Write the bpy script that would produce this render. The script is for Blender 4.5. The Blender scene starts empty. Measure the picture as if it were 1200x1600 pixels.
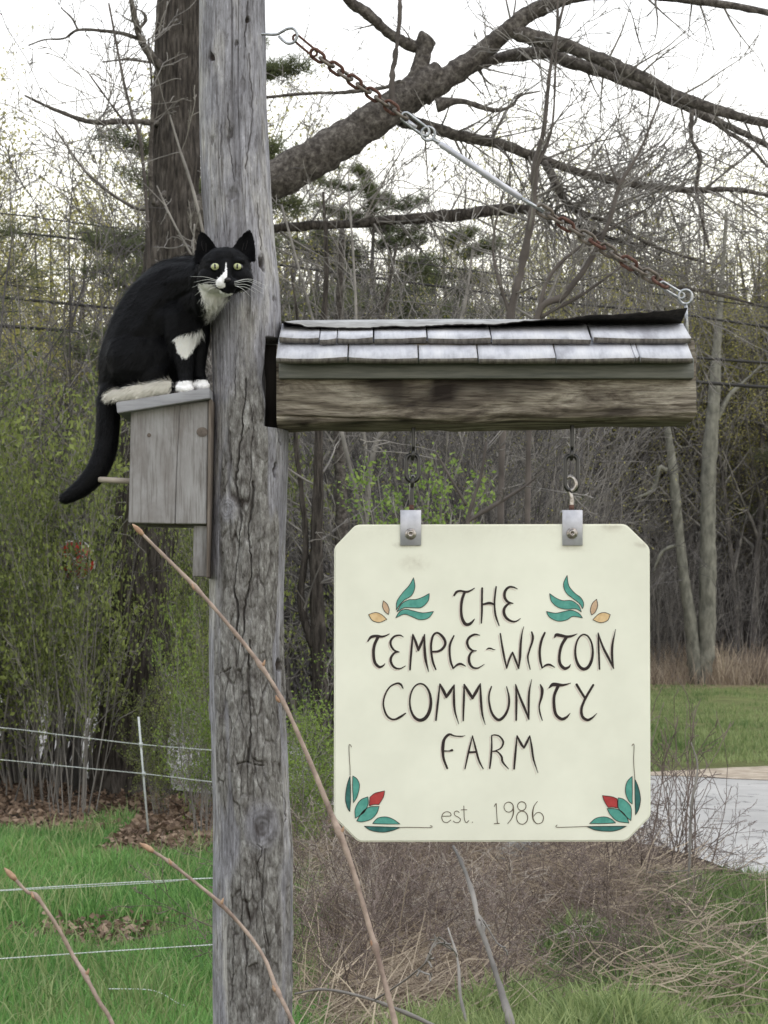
import bpy, bmesh, math, random
import numpy as np
from mathutils import Vector, Matrix
from mathutils.bvhtree import BVHTree

# ------------------------------------------------------------------ camera, sky, sun, exposure
S = bpy.context.scene
COL = S.collection
F, H = 2462.0, 1.5            # focal length in photo pixels (photo 1200x1600), eye height in metres
HY = 980.0                    # the photo row of the horizon
cam_d = bpy.data.cameras.new('camera')
cam = bpy.data.objects.new('camera', cam_d); COL.objects.link(cam); S.camera = cam
cam.location = (0, 0, H); cam.rotation_euler = (math.radians(90), 0, 0)
cam_d.sensor_fit = 'VERTICAL'; cam_d.sensor_height = 36.0
cam_d.lens = F / 1600.0 * 36.0
cam_d.shift_y = (HY - 800.0) / 1600.0
cam_d.clip_start = 0.05; cam_d.clip_end = 1500
cam_d.dof.use_dof = True; cam_d.dof.focus_distance = 2.95; cam_d.dof.aperture_fstop = 20

SUN_EL, SUN_AZ = math.radians(48), math.radians(125)   # azimuth clockwise from +Y (away from the camera)
world = bpy.data.worlds.new('World'); S.world = world; world.use_nodes = True
nt = world.node_tree; nt.nodes.clear()
sky = nt.nodes.new('ShaderNodeTexSky'); sky.sky_type = 'NISHITA'; sky.sun_disc = False
sky.sun_elevation = SUN_EL; sky.sun_rotation = SUN_AZ; sky.air_density = 1.0; sky.dust_density = 4.0
geo = nt.nodes.new('ShaderNodeTexCoord'); sep = nt.nodes.new('ShaderNodeSeparateXYZ')
nt.links.new(geo.outputs['Generated'], sep.inputs[0])
rmp = nt.nodes.new('ShaderNodeValToRGB')
rmp.color_ramp.elements[0].position = 0.0; rmp.color_ramp.elements[0].color = (1.0, 0.95, 0.84, 1)
rmp.color_ramp.elements[1].position = 0.50; rmp.color_ramp.elements[1].color = (0.885, 0.94, 1.03, 1)
e = rmp.color_ramp.elements.new(0.20); e.color = (1.0, 0.975, 0.88, 1)
e = rmp.color_ramp.elements.new(0.33); e.color = (0.985, 0.985, 0.97, 1)
nt.links.new(sep.outputs['Z'], rmp.inputs[0])
mul = nt.nodes.new('ShaderNodeVectorMath'); mul.operation = 'SCALE'; mul.inputs['Scale'].default_value = 17.5
nt.links.new(rmp.outputs[0], mul.inputs[0])
mx = nt.nodes.new('ShaderNodeMix'); mx.data_type = 'RGBA'; mx.inputs[0].default_value = 0.93   # a thin bright overcast over the clear sky
nt.links.new(sky.outputs[0], mx.inputs[6]); nt.links.new(mul.outputs[0], mx.inputs[7])
bgn = nt.nodes.new('ShaderNodeBackground'); bgn.inputs[1].default_value = 0.1
out = nt.nodes.new('ShaderNodeOutputWorld')
nt.links.new(mx.outputs[2], bgn.inputs[0]); nt.links.new(bgn.outputs[0], out.inputs[0])
sd = bpy.data.lights.new('sun', 'SUN'); so = bpy.data.objects.new('sun', sd); COL.objects.link(so)
sd.energy = 0.6; sd.angle = math.radians(25); sd.color = (1.0, 0.95, 0.88)
sdir = Vector((math.sin(SUN_AZ) * math.cos(SUN_EL), math.cos(SUN_AZ) * math.cos(SUN_EL), math.sin(SUN_EL)))
so.rotation_euler = sdir.to_track_quat('Z', 'Y').to_euler()
S.view_settings.view_transform = 'Standard'; S.view_settings.look = 'None'
S.view_settings.exposure = 0.0; S.view_settings.gamma = 1.0
S.view_settings.use_curve_mapping = False
S.render.engine = 'CYCLES'
S.cycles.max_bounces = 5; S.cycles.diffuse_bounces = 3; S.cycles.glossy_bounces = 2
S.cycles.transmission_bounces = 2; S.cycles.transparent_max_bounces = 4
S.cycles.caustics_reflective = False; S.cycles.caustics_refractive = False
S.cycles.use_denoising = True

# ------------------------------------------------------------------ helpers
RNG = np.random.default_rng(7)

def W(px, py, Y):
    """photo pixel at depth Y -> world point"""
    return np.array([(px - 600.0) * Y / F, Y, H + (HY - py) * Y / F])

def _hash(ix, iy, iz, seed):
    h = (ix.astype(np.int64) * 374761393 + iy.astype(np.int64) * 668265263 + iz.astype(np.int64) * 2147483647 + seed * 1274126177) & 0xffffffff
    h = ((h ^ (h >> 13)) * 1274126177) & 0xffffffff
    h = (h ^ (h >> 16)) & 0xffffffff
    return h / 4294967295.0 * 2 - 1

def vnoise(x, y, z, seed=0):
    x, y, z = np.broadcast_arrays(np.asarray(x, float), np.asarray(y, float), np.asarray(z, float))
    ix, iy, iz = np.floor(x), np.floor(y), np.floor(z)
    fx, fy, fz = x - ix, y - iy, z - iz
    fx, fy, fz = fx * fx * (3 - 2 * fx), fy * fy * (3 - 2 * fy), fz * fz * (3 - 2 * fz)
    r = 0
    for a in (0, 1):
        for b in (0, 1):
            for c in (0, 1):
                w = (fx if a else 1 - fx) * (fy if b else 1 - fy) * (fz if c else 1 - fz)
                r = r + w * _hash(ix + a, iy + b, iz + c, seed)
    return r

def fbm(x, y, z, o=4, seed=0):
    r, a, f = 0, 0.5, 1.0
    for k in range(o):
        r = r + a * vnoise(x * f, y * f, z * f, seed + k); a *= 0.5; f *= 2.03
    return r

def sm(e0, e1, x):
    t = np.clip((x - e0) / (e1 - e0), 0, 1); return t * t * (3 - 2 * t)

def mesh_np(name, V, faces, smooth=False, mats=(), attrs=None, midx=None):
    """faces: list of int arrays (M,k)."""
    me = bpy.data.meshes.new(name)
    V = np.ascontiguousarray(V, dtype=np.float32)
    me.vertices.add(len(V)); me.vertices.foreach_set('co', V.ravel())
    faces = [np.asarray(f, dtype=np.int32) for f in faces if len(f)]
    loops = np.concatenate([f.ravel() for f in faces]) if faces else np.zeros(0, np.int32)
    tot = np.concatenate([np.full(len(f), f.shape[1], np.int32) for f in faces]) if faces else np.zeros(0, np.int32)
    start = np.concatenate([[0], np.cumsum(tot)[:-1]]).astype(np.int32)
    me.loops.add(len(loops)); me.loops.foreach_set('vertex_index', loops)
    me.polygons.add(len(tot)); me.polygons.foreach_set('loop_start', start)
    try: me.polygons.foreach_set('loop_total', tot)
    except Exception: pass
    if smooth: me.polygons.foreach_set('use_smooth', np.ones(len(tot), bool))
    if midx is not None: me.polygons.foreach_set('material_index', np.asarray(midx, np.int32))
    for m in mats: me.materials.append(m)
    if attrs:
        for k, v in attrs.items():
            v = np.asarray(v, np.float32)
            if v.ndim == 1:
                a = me.attributes.new(k, 'FLOAT', 'POINT'); a.data.foreach_set('value', v)
            else:
                if v.shape[1] == 3: v = np.hstack([v, np.ones((len(v), 1), np.float32)])
                a = me.attributes.new(k, 'FLOAT_COLOR', 'POINT'); a.data.foreach_set('color', np.ascontiguousarray(v).ravel())
    me.update(calc_edges=True); me.validate()
    return me

def tag(o, label=None, cat=None, group=None, kind=None):
    if label: o['label'] = label
    if cat: o['category'] = cat
    if group: o['group'] = group
    if kind: o['kind'] = kind
    return o

def thing(name, label, cat, loc=(0, 0, 0), group=None):
    o = bpy.data.objects.new(name, None); COL.objects.link(o); o.location = loc
    o.empty_display_size = 0.1
    return tag(o, label, cat, group)

def part(name, me, parent, label=None, kind=None):
    """me in WORLD coordinates; parent is an Empty or mesh part"""
    o = bpy.data.objects.new(name, me); COL.objects.link(o); o.parent = parent
    off = Vector((0, 0, 0)); p = parent
    while p is not None: off += Vector(p.location); p = p.parent
    o.location = -off
    return tag(o, label, None, None, kind)

class MB:
    """mesh collector for small hand-made parts"""
    def __init__(s): s.v = []; s.f3 = []; s.f4 = []; s.n = 0
    def add(s, V, faces):
        V = np.asarray(V, float); s.v.append(V)
        for f in faces:
            f = np.asarray(f) + s.n
            if len(f) == 0: continue
            (s.f3 if f.shape[1] == 3 else s.f4).append(f)
        s.n += len(V); return s
    def mesh(s, name, mats, smooth=False, attrs=None):
        return mesh_np(name, np.concatenate(s.v), ([np.concatenate(s.f3)] if s.f3 else []) + ([np.concatenate(s.f4)] if s.f4 else []), smooth, mats, attrs)
    def box(s, x0, x1, y0, y1, z0, z1):
        V = [(x, y, z) for x in (x0, x1) for y in (y0, y1) for z in (z0, z1)]
        return s.hexa(V)
    def hexa(s, V):
        # order: x0y0z0 x0y0z1 x0y1z0 x0y1z1 x1y0z0 ...
        return s.add(V, [[(0, 1, 3, 2), (4, 6, 7, 5), (0, 4, 5, 1), (2, 3, 7, 6), (0, 2, 6, 4), (1, 5, 7, 3)]])
    def tube(s, P, R, k=8, closed=False, cap=True):
        V, Fc = tube(P, R, k, closed, cap); return s.add(V, Fc)

def tube(P, R, k=8, closed=False, cap=True):
    P = np.asarray(P, float); n = len(P); R = np.broadcast_to(np.asarray(R, float), (n,))
    if closed: T = np.roll(P, -1, 0) - np.roll(P, 1, 0)
    else: T = np.gradient(P, axis=0)
    T /= np.linalg.norm(T, axis=1)[:, None] + 1e-12
    N = np.zeros_like(P)
    a = np.array([0, 0, 1.0]) if abs(T[0, 2]) < 0.9 else np.array([1.0, 0, 0])
    nn = np.cross(T[0], a); nn /= np.linalg.norm(nn)
    for i in range(n):
        nn = nn - T[i] * np.dot(nn, T[i]); nn /= np.linalg.norm(nn) + 1e-12; N[i] = nn
    B = np.cross(T, N)
    th = np.arange(k) / k * 2 * math.pi
    V = P[:, None, :] + R[:, None, None] * (np.cos(th)[None, :, None] * N[:, None, :] + np.sin(th)[None, :, None] * B[:, None, :])
    V = V.reshape(-1, 3)
    m = n if closed else n - 1
    i = np.arange(m)[:, None]; j = np.arange(k)[None, :]
    i2 = (i + 1) % n; j2 = (j + 1) % k
    Q = np.stack([i * k + j, i * k + j2, i2 * k + j2, i2 * k + j], -1).reshape(-1, 4)
    Fc = [Q]
    if cap and not closed:
        V = np.vstack([V, P[0], P[-1]])
        c0, c1 = n * k, n * k + 1; jj = np.arange(k)
        Fc.append(np.stack([np.full(k, c0), (jj + 1) % k, jj], -1))
        Fc.append(np.stack([np.full(k, c1), (n - 1) * k + jj, (n - 1) * k + (jj + 1) % k], -1))
    return V, Fc

def crom(P, n=8, closed=False):
    """Catmull-Rom through rows of P"""
    P = np.asarray(P, float)
    if len(P) < 3 and not closed:
        t = np.linspace(0, 1, n + 1)[:, None]; return P[0] * (1 - t) + P[-1] * t
    if closed: Q = np.vstack([P[-1], P, P[0], P[1]]); m = len(P)
    else: Q = np.vstack([2 * P[0] - P[1], P, 2 * P[-1] - P[-2]]); m = len(P) - 1
    o = []
    t = np.linspace(0, 1, n, endpoint=False)[:, None]
    for i in range(m):
        a, b, c, d = Q[i], Q[i + 1], Q[i + 2], Q[i + 3]
        o.append(0.5 * (2 * b + (c - a) * t + (2 * a - 5 * b + 4 * c - d) * t * t + (3 * b - a - 3 * c + d) * t ** 3))
    if not closed: o.append(P[-1:])
    return np.vstack(o)

def pxpath(pts, n=6):
    """rows (px, py, depth, width_px) -> world points, radii"""
    C = crom(np.array(pts, float), n)
    P = np.array([W(a, b, c) for a, b, c, w in C]); R = C[:, 3] * 0.5 * C[:, 2] / F
    return P, np.maximum(R, 0.0004)

# ------------------------------------------------------------------ materials
def lin(r, g, b):
    f = lambda c: (c / 255 / 12.92) if c / 255 <= 0.04045 else ((c / 255 + 0.055) / 1.055) ** 2.4
    return (f(r), f(g), f(b), 1)

class MT:
    def __init__(s, name, rough=0.8, spec=0.3, metal=0.0):
        s.m = bpy.data.materials.new(name); s.m.use_nodes = True; s.t = s.m.node_tree
        s.b = s.t.nodes['Principled BSDF']; s.b.inputs['Roughness'].default_value = rough
        s.b.inputs['Specular IOR Level'].default_value = spec; s.b.inputs['Metallic'].default_value = metal
        s.tc = s.n('ShaderNodeTexCoord')
    def n(s, t, **k):
        x = s.t.nodes.new(t)
        for a, b in k.items(): setattr(x, a, b)
        return x
    def l(s, a, b): s.t.links.new(a, b)
    def noise(s, scale=(1, 1, 1), sc=5, det=6, rough=0.6, dist=0.0, src='Object'):
        mp = s.n('ShaderNodeMapping'); mp.inputs['Scale'].default_value = scale; s.l(s.tc.outputs[src], mp.inputs[0])
        no = s.n('ShaderNodeTexNoise'); no.inputs['Scale'].default_value = sc; no.inputs['Detail'].default_value = det
        no.inputs['Roughness'].default_value = rough; no.inputs['Distortion'].default_value = dist
        s.l(mp.outputs[0], no.inputs['Vector']); return no.outputs['Fac']
    def ramp(s, fac, stops):
        r = s.n('ShaderNodeValToRGB'); cr = r.color_ramp
        cr.elements[0].position, cr.elements[0].color = stops[0][0], stops[0][1]
        cr.elements[1].position, cr.elements[1].color = stops[-1][0], stops[-1][1]
        for p, c in stops[1:-1]:
            e = cr.elements.new(p); e.color = c
        s.l(fac, r.inputs[0]); return r.outputs[0]
    def mix(s, fac, a, b, mode='MIX'):
        m = s.n('ShaderNodeMix', data_type='RGBA', blend_type=mode)
        for i, v in ((0, fac), (6, a), (7, b)):
            if isinstance(v, (int, float, tuple)): m.inputs[i].default_value = v
            else: s.l(v, m.inputs[i])
        return m.outputs[2]
    def attr(s, name):
        a = s.n('ShaderNodeAttribute', attribute_name=name); return a
    def color(s, c):
        if isinstance(c, tuple): s.b.inputs['Base Color'].default_value = c
        else: s.l(c, s.b.inputs['Base Color'])
        return s
    def bump(s, h, strength=0.5, dist=0.002):
        b = s.n('ShaderNodeBump'); b.inputs['Strength'].default_value = strength; b.inputs['Distance'].default_value = dist
        s.l(h, b.inputs['Height']); s.l(b.outputs[0], s.b.inputs['Normal']); return s
    def translucent(s, col, f=0.4):
        tr = s.n('ShaderNodeBsdfTranslucent')
        if isinstance(col, tuple): tr.inputs[0].default_value = col
        else: s.l(col, tr.inputs[0])
        mxs = s.n('ShaderNodeMixShader'); mxs.inputs[0].default_value = f
        s.l(s.b.outputs[0], mxs.inputs[1]); s.l(tr.outputs[0], mxs.inputs[2])
        s.l(mxs.outputs[0], s.t.nodes['Material Output'].inputs[0]); return s

def simple(name, a, b, scale=(1, 1, 1), sc=8, rough=0.8, spec=0.3, metal=0.0, bump=0.4, dist=0.002, lo=0.35, hi=0.65):
    m = MT(name, rough, spec, metal); f = m.noise(scale, sc)
    m.color(m.ramp(f, [(lo, a), (hi, b)]))
    if bump: m.bump(f, bump, dist)
    return m.m

def leafmat(name, a, b, f=0.4, rough=0.6):
    m = MT(name, rough, 0.3)
    at = m.attr('tone').outputs['Fac']
    c = m.mix(at, a, b); m.color(c); m.translucent(c, f); return m.m

M = {}
# weathered post
m = MT('weathered_post_wood', 0.85, 0.2)
n1 = m.noise((1, 1, 0.06), 260, 6, 0.65); n2 = m.noise((1, 1, 0.25), 16, 5, 0.6); n3 = m.noise((1, 1, 0.35), 90, 5, 0.7)
base = m.ramp(n2, [(0.30, lin(112, 111, 117)), (0.5, lin(140, 139, 144)), (0.68, lin(164, 161, 156))])
fine = m.ramp(n1, [(0.32, (0.42, 0.40, 0.38, 1)), (0.48, (0.95, 0.95, 0.95, 1)), (0.7, (1.25, 1.25, 1.25, 1))])
c = m.mix(1.0, base, fine, 'MULTIPLY')
barkc = m.ramp(n3, [(0.3, lin(64, 60, 58)), (0.42, lin(102, 99, 96)), (0.56, lin(130, 128, 125)), (0.7, lin(158, 157, 154))])
n4 = m.noise((1, 1, 0.30), 150, 5, 0.75); n5 = m.noise((1, 1, 0.22), 34, 6, 0.7, 0.6)
c = m.mix(1.0, c, m.ramp(n4, [(0.36, (0.60, 0.58, 0.57, 1)), (0.46, (0.97, 0.97, 0.97, 1)), (0.58, (1.03, 1.03, 1.03, 1)), (0.66, (1.45, 1.45, 1.48, 1))]), 'MULTIPLY')
c = m.mix(1.0, c, m.ramp(n5, [(0.35, (0.70, 0.69, 0.68, 1)), (0.5, (1.03, 1.03, 1.03, 1)), (0.66, (1.2, 1.2, 1.2, 1))]), 'MULTIPLY')
ab = m.attr('bark').outputs['Fac']
barkc = m.mix(1.0, barkc, m.ramp(n4, [(0.36, (0.62, 0.60, 0.58, 1)), (0.5, (1.0, 1.0, 1.0, 1)), (0.66, (1.4, 1.4, 1.42, 1))]), 'MULTIPLY')
c = m.mix(ab, c, barkc)
ck = m.attr('crack').outputs['Fac']
c = m.mix(ck, c, lin(52, 46, 43))
m.color(c)
hm = m.n('ShaderNodeMath', operation='ADD'); m.l(n1, hm.inputs[0]); m.l(n3, hm.inputs[1])
m.bump(hm.outputs[0], 0.55, 0.003); M['post'] = m.m
# beam: sawn log, brown with dark stains
m = MT('sawn_beam_wood', 0.8, 0.25)
g1 = m.noise((0.06, 1, 1), 230, 8, 0.68, 0.5); g2 = m.noise((0.20, 1, 1), 22, 6, 0.68, 1.6); g3 = m.noise((0.3, 1, 1), 7.5, 4, 0.6, 0.6)
cc = m.ramp(g2, [(0.33, lin(54, 48, 44)), (0.44, lin(98, 90, 80)), (0.54, lin(132, 124, 112)), (0.62, lin(158, 151, 138)), (0.72, lin(110, 104, 96))])
fi = m.ramp(g1, [(0.36, (0.45, 0.42, 0.40, 1)), (0.5, (1.0, 1.0, 1.0, 1)), (0.66, (1.35, 1.35, 1.35, 1))])
cc = m.mix(1.0, cc, fi, 'MULTIPLY')
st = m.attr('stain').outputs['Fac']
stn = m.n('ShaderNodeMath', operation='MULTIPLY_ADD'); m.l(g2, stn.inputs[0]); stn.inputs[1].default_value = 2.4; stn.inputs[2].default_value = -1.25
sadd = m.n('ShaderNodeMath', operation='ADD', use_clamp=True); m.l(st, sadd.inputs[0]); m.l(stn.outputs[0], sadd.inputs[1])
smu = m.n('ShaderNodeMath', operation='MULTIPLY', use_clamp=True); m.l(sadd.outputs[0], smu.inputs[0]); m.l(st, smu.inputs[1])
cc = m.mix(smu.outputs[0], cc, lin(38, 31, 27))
m.color(cc); m.bump(g1, 0.8, 0.003); M['beam'] = m.m
M['endgrain'] = simple('end_grain', lin(120, 115, 108), lin(180, 176, 168), (1, 1, 1), 120, 0.9)
# shingles: silvery cedar, bright
m = MT('cedar_shingle', 0.55, 0.5)
oi = m.n('ShaderNodeObjectInfo'); g = m.noise((1, 0.1, 0.1), 220, 6, 0.6); g2 = m.noise((1, 0.4, 0.4), 26, 5, 0.6)
a = m.ramp(g2, [(0.3, lin(150, 150, 157)), (0.48, lin(184, 185, 192)), (0.7, lin(204, 204, 207))])
b = m.ramp(g, [(0.25, (0.86, 0.86, 0.86, 1)), (0.5, (1, 1, 1, 1)), (0.8, (1.05, 1.05, 1.05, 1))])
m.color(m.mix(1.0, a, b, 'MULTIPLY')); m.bump(g, 0.25, 0.0008); M['shingle'] = m.m
M['butt'] = simple('shingle_end_grain', lin(84, 79, 76), lin(126, 121, 116), (1, .3, .3), 130, 0.9)
M['shadewood'] = simple('slot_shade_wood', lin(30, 27, 25), lin(50, 45, 41), (1, 1, .2), 60, 0.9)  # tenon wood, its colour darkened to paint in the shade of the slot
M['fascia'] = simple('grey_fascia', lin(92, 94, 90), lin(122, 122, 116), (0.08, 1, 1), 120, 0.85)
m = MT('tarred_cap_top', 0.7, 0.4); g = m.noise((0.4, 1, 1), 60)
m.color(m.ramp(g, [(0.35, lin(128, 126, 124)), (0.62, lin(166, 166, 164))])); m.bump(g, 0.4, 0.001); M['captop'] = m.m
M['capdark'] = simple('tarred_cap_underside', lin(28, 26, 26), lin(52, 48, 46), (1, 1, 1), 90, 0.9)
# birdhouse board
m = MT('birdhouse_board', 0.85, 0.2)
g1 = m.noise((1, 1, 0.06), 240, 6, 0.6, 0.3); g2 = m.noise((1, 1, 0.4), 18, 5, 0.65, 0.4)
a = m.ramp(g2, [(0.3, lin(112, 106, 102)), (0.5, lin(134, 131, 130)), (0.7, lin(156, 155, 155))])
b = m.ramp(g1, [(0.28, (0.6, 0.58, 0.55, 1)), (0.5, (1, 1, 1, 1)), (0.8, (1.12, 1.12, 1.12, 1))])
m.color(m.mix(1.0, a, b, 'MULTIPLY')); m.bump(g1, 0.4, 0.0015); M['bird'] = m.m
m = MT('birdhouse_roof_board', 0.8, 0.3)
g1 = m.noise((0.06, 1, 1), 260, 6, 0.6, 0.3); g2 = m.noise((0.3, 1, 1), 20, 5)
a = m.ramp(g2, [(0.3, lin(124, 124, 128)), (0.7, lin(160, 160, 164))])
b = m.ramp(g1, [(0.3, (0.72, 0.7, 0.7, 1)), (0.5, (1, 1, 1, 1)), (0.8, (1.1, 1.1, 1.1, 1))])
m.color(m.mix(1.0, a, b, 'MULTIPLY')); m.bump(g1, 0.4, 0.001); M['birdroof'] = m.m
M['birdedge'] = simple('birdhouse_edge', lin(88, 79, 72), lin(122, 113, 105), (1, 1, 0.1), 150, 0.9)
M['knot'] = simple('wood_knot', lin(84, 76, 70), lin(112, 102, 95), (1, 1, 1), 120, 0.8)
# sign
m = MT('cream_sign_paint', 0.45, 0.4)
g = m.noise((1, 1, 1), 5, 4); g2 = m.noise((1, 1, 1), 40, 6)
a = m.ramp(g, [(0.35, lin(223, 223, 207)), (0.65, lin(235, 235, 219))])
stt = m.attr('grime').outputs['Fac']
gm = m.n('ShaderNodeMath', operation='MULTIPLY', use_clamp=True); m.l(stt, gm.inputs[0]); m.l(m.ramp(g2, [(0.35, (0.1, 0.1, 0.1, 1)), (0.6, (1, 1, 1, 1))]), gm.inputs[1])
m.color(m.mix(gm.outputs[0], a, lin(150, 138, 118))); m.bump(g2, 0.06, 0.001); M['sign'] = m.m
M['ink'] = simple('letter_black', lin(34, 26, 26), lin(50, 38, 36), sc=60, rough=0.5, bump=0)
M['inkthin'] = simple('letter_thin_brown', lin(78, 66, 54), lin(96, 84, 70), sc=60, rough=0.5, bump=0)
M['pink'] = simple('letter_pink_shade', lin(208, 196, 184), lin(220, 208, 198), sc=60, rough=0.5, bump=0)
M['teal'] = simple('leaf_teal', lin(72, 142, 130), lin(92, 162, 148), sc=90, rough=0.5, bump=0)
M['tealdark'] = simple('leaf_dark_teal', lin(42, 92, 88), lin(58, 112, 106), sc=90, rough=0.5, bump=0)
M['gold'] = simple('leaf_gold', lin(205, 172, 126), lin(226, 198, 152), sc=90, rough=0.5, bump=0)
M['tan'] = simple('leaf_tan', lin(188, 158, 128), lin(206, 178, 150), sc=90, rough=0.5, bump=0)
M['red'] = simple('leaf_red', lin(156, 52, 54), lin(180, 66, 64), sc=90, rough=0.5, bump=0)
M['alu'] = simple('aluminium_bracket', lin(168, 168, 174), lin(190, 190, 196), (1, 1, 1), 40, 0.38, 0.5, 0.35, 0.1, 0.0005)
M['steel'] = simple('galvanised_steel', lin(120, 122, 124), lin(176, 178, 180), (1, 1, 1), 160, 0.35, 0.5, 0.8, 0.2, 0.0006)
M['bolt'] = simple('bolt_steel', lin(130, 122, 116), lin(190, 184, 178), (1, 1, 1), 160, 0.3, 0.5, 0.8, 0.2, 0.0006)
M['rust'] = simple('rusty_chain', lin(72, 46, 39), lin(112, 84, 74), (1, 1, 1), 160, 0.8, 0.3, 0.2, 0.5, 0.001)
M['oldchain'] = simple('dull_chain', lin(78, 72, 66), lin(126, 116, 106), (1, 1, 1), 120, 0.6, 0.4, 0.5, 0.4, 0.001)
M['darksteel'] = simple('dark_hanger_steel', lin(14, 13, 12), lin(34, 31, 28), (1, 1, 1), 110, 0.32, 0.7, 0.0, 0.3, 0.0008)
# bark and twigs
m = MT('rugged_bark', 0.9, 0.1)
g = m.noise((1, 1, 0.12), 34, 7, 0.7, 0.3)
m.color(m.ramp(g, [(0.35, lin(40, 37, 35)), (0.5, lin(72, 67, 63)), (0.68, lin(106, 100, 94))])); m.bump(g, 1.0, 0.03); M['bark'] = m.m
m = MT('limb_bark', 0.9, 0.1)
g = m.noise((1, 1, 1), 22, 8, 0.72, 0.3)
m.color(m.ramp(g, [(0.35, lin(52, 48, 46)), (0.5, lin(84, 79, 75)), (0.68, lin(126, 121, 115))])); m.bump(g, 0.8, 0.02); M['limb'] = m.m
M['treebark'] = simple('grey_tree_bark', lin(58, 55, 53), lin(104, 99, 95), (1, 1, 0.3), 6, 0.9, 0.1, bump=0.5, dist=0.01)
M['greybark'] = simple('pale_grey_bark', lin(92, 91, 84), lin(132, 130, 120), (1, 1, 0.4), 8, 0.9, 0.1, bump=0.5, dist=0.01)
M['twigdark'] = simple('dark_wood_twig', lin(62, 59, 59), lin(104, 100, 99), (1, 1, 1), 2, 0.85, 0.2, bump=0)
M['twig'] = simple('grey_brown_twig', lin(92, 89, 86), lin(148, 143, 137), (1, 1, 1), 3, 0.85, 0.2, bump=0)
M['twigred'] = simple('reddish_twig', lin(62, 57, 54), lin(100, 93, 88), (1, 1, 1), 3, 0.8, 0.2, bump=0)
M['shoot'] = simple('downy_shoot', lin(118, 101, 92), lin(166, 148, 134), (1, 1, 1), 45, 0.75, 0.3, bump=0.4, dist=0.002)
M['bud'] = simple('orange_bud', lin(146, 114, 92), lin(180, 150, 124), (1, 1, 1), 80, 0.8, 0.3, bump=0.3)
M['leafspring'] = leafmat('spring_leaf', lin(132, 132, 70), lin(190, 182, 112), 0.55)
M['leafgreen'] = leafmat('fresh_green_leaf', lin(84, 104, 50), lin(140, 162, 78), 0.4)
M['leafhedge'] = leafmat('hedge_leaf', lin(80, 90, 52), lin(146, 156, 88), 0.42)
M['leafbright'] = leafmat('bright_spring_leaf', lin(102, 130, 60), lin(150, 172, 88), 0.4)
M['needle'] = leafmat('pine_needle', lin(68, 76, 54), lin(118, 124, 86), 0.3)
M['grass'] = leafmat('grass_blade', lin(68, 112, 54), lin(134, 176, 100), 0.4, 0.5)
M['grasspale'] = leafmat('coarse_grass_blade', lin(86, 112, 62), lin(160, 172, 118), 0.4, 0.5)
M['straw'] = leafmat('dead_grass', lin(124, 110, 98), lin(208, 192, 170), 0.3, 0.7)
M['litter'] = leafmat('dead_leaf', lin(88, 70, 58), lin(160, 138, 118), 0.2, 0.8)
M['bramble'] = simple('bramble_stem', lin(82, 72, 68), lin(132, 118, 111), (1, 1, 1), 6, 0.8, 0.2, bump=0)
M['cane'] = simple('bleached_cane', lin(132, 122, 114), lin(182, 172, 160), (1, 1, 1), 6, 0.8, 0.2, bump=0)
M['wire'] = simple('white_fence_twine', lin(170, 175, 170), lin(215, 220, 215), sc=200, rough=0.6, bump=0)
M['cable'] = simple('power_cable', lin(44, 42, 42), lin(58, 56, 54), sc=3, rough=0.7, bump=0)
M['stake'] = simple('fibreglass_stake', lin(180, 184, 184), lin(204, 208, 206), sc=20, rough=0.5, bump=0)
M['rock'] = simple('grey_stone', lin(112, 110, 106), lin(160, 158, 152), sc=9, rough=0.9, bump=0.6, dist=0.02)
M['signred'] = simple('stop_sign_red', lin(176, 44, 32), lin(196, 62, 44), sc=4, rough=0.4, bump=0)
M['white'] = simple('white_reflective', lin(215, 215, 210), lin(230, 230, 226), sc=4, rough=0.4, bump=0)
# ground
m = MT('ground_soil_turf', 0.95, 0.1)
cv = m.attr('gcol').outputs['Color']; g = m.noise((1, 1, 1), 2.2, 8, 0.7); g2 = m.noise((1, 1, 1), 26, 6, 0.7)
v = m.ramp(g, [(0.3, (0.62, 0.62, 0.62, 1)), (0.7, (1.35, 1.32, 1.25, 1))]); v2 = m.ramp(g2, [(0.3, (0.6, 0.6, 0.6, 1)), (0.7, (1.35, 1.35, 1.35, 1))])
m.color(m.mix(1.0, m.mix(1.0, cv, v, 'MULTIPLY'), v2, 'MULTIPLY')); m.bump(g2, 1.0, 0.05); M['ground'] = m.m
m = MT('pale_old_asphalt', 0.75, 0.4)
g = m.noise((1, 1, 1), 1.2, 6, 0.6); g2 = m.noise((1, 1, 1), 160, 4, 0.7)
vo = m.n('ShaderNodeTexVoronoi', feature='DISTANCE_TO_EDGE'); vo.inputs['Scale'].default_value = 0.9
mp = m.n('ShaderNodeMapping'); mp.inputs['Scale'].default_value = (0.5, 1.6, 1); m.l(m.tc.outputs['Object'], mp.inputs[0])
wn = m.n('ShaderNodeTexNoise'); wn.inputs['Scale'].default_value = 3; m.l(mp.outputs[0], wn.inputs['Vector'])
ad = m.n('ShaderNodeVectorMath', operation='ADD'); m.l(mp.outputs[0], ad.inputs[0]); m.l(wn.outputs['Color'], ad.inputs[1]); m.l(ad.outputs[0], vo.inputs['Vector'])
crk = m.ramp(vo.outputs['Distance'], [(0.0, (0.25, 0.25, 0.25, 1)), (0.02, (1, 1, 1, 1))])
a = m.ramp(g, [(0.35, lin(164, 161, 157)), (0.65, lin(186, 183, 178))])
b = m.ramp(g2, [(0.3, (0.82, 0.82, 0.82, 1)), (0.7, (1.12, 1.12, 1.12, 1))])
m.color(m.mix(1.0, m.mix(1.0, a, b, 'MULTIPLY'), crk, 'MULTIPLY')); m.bump(g2, 0.5, 0.004); M['road'] = m.m
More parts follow.
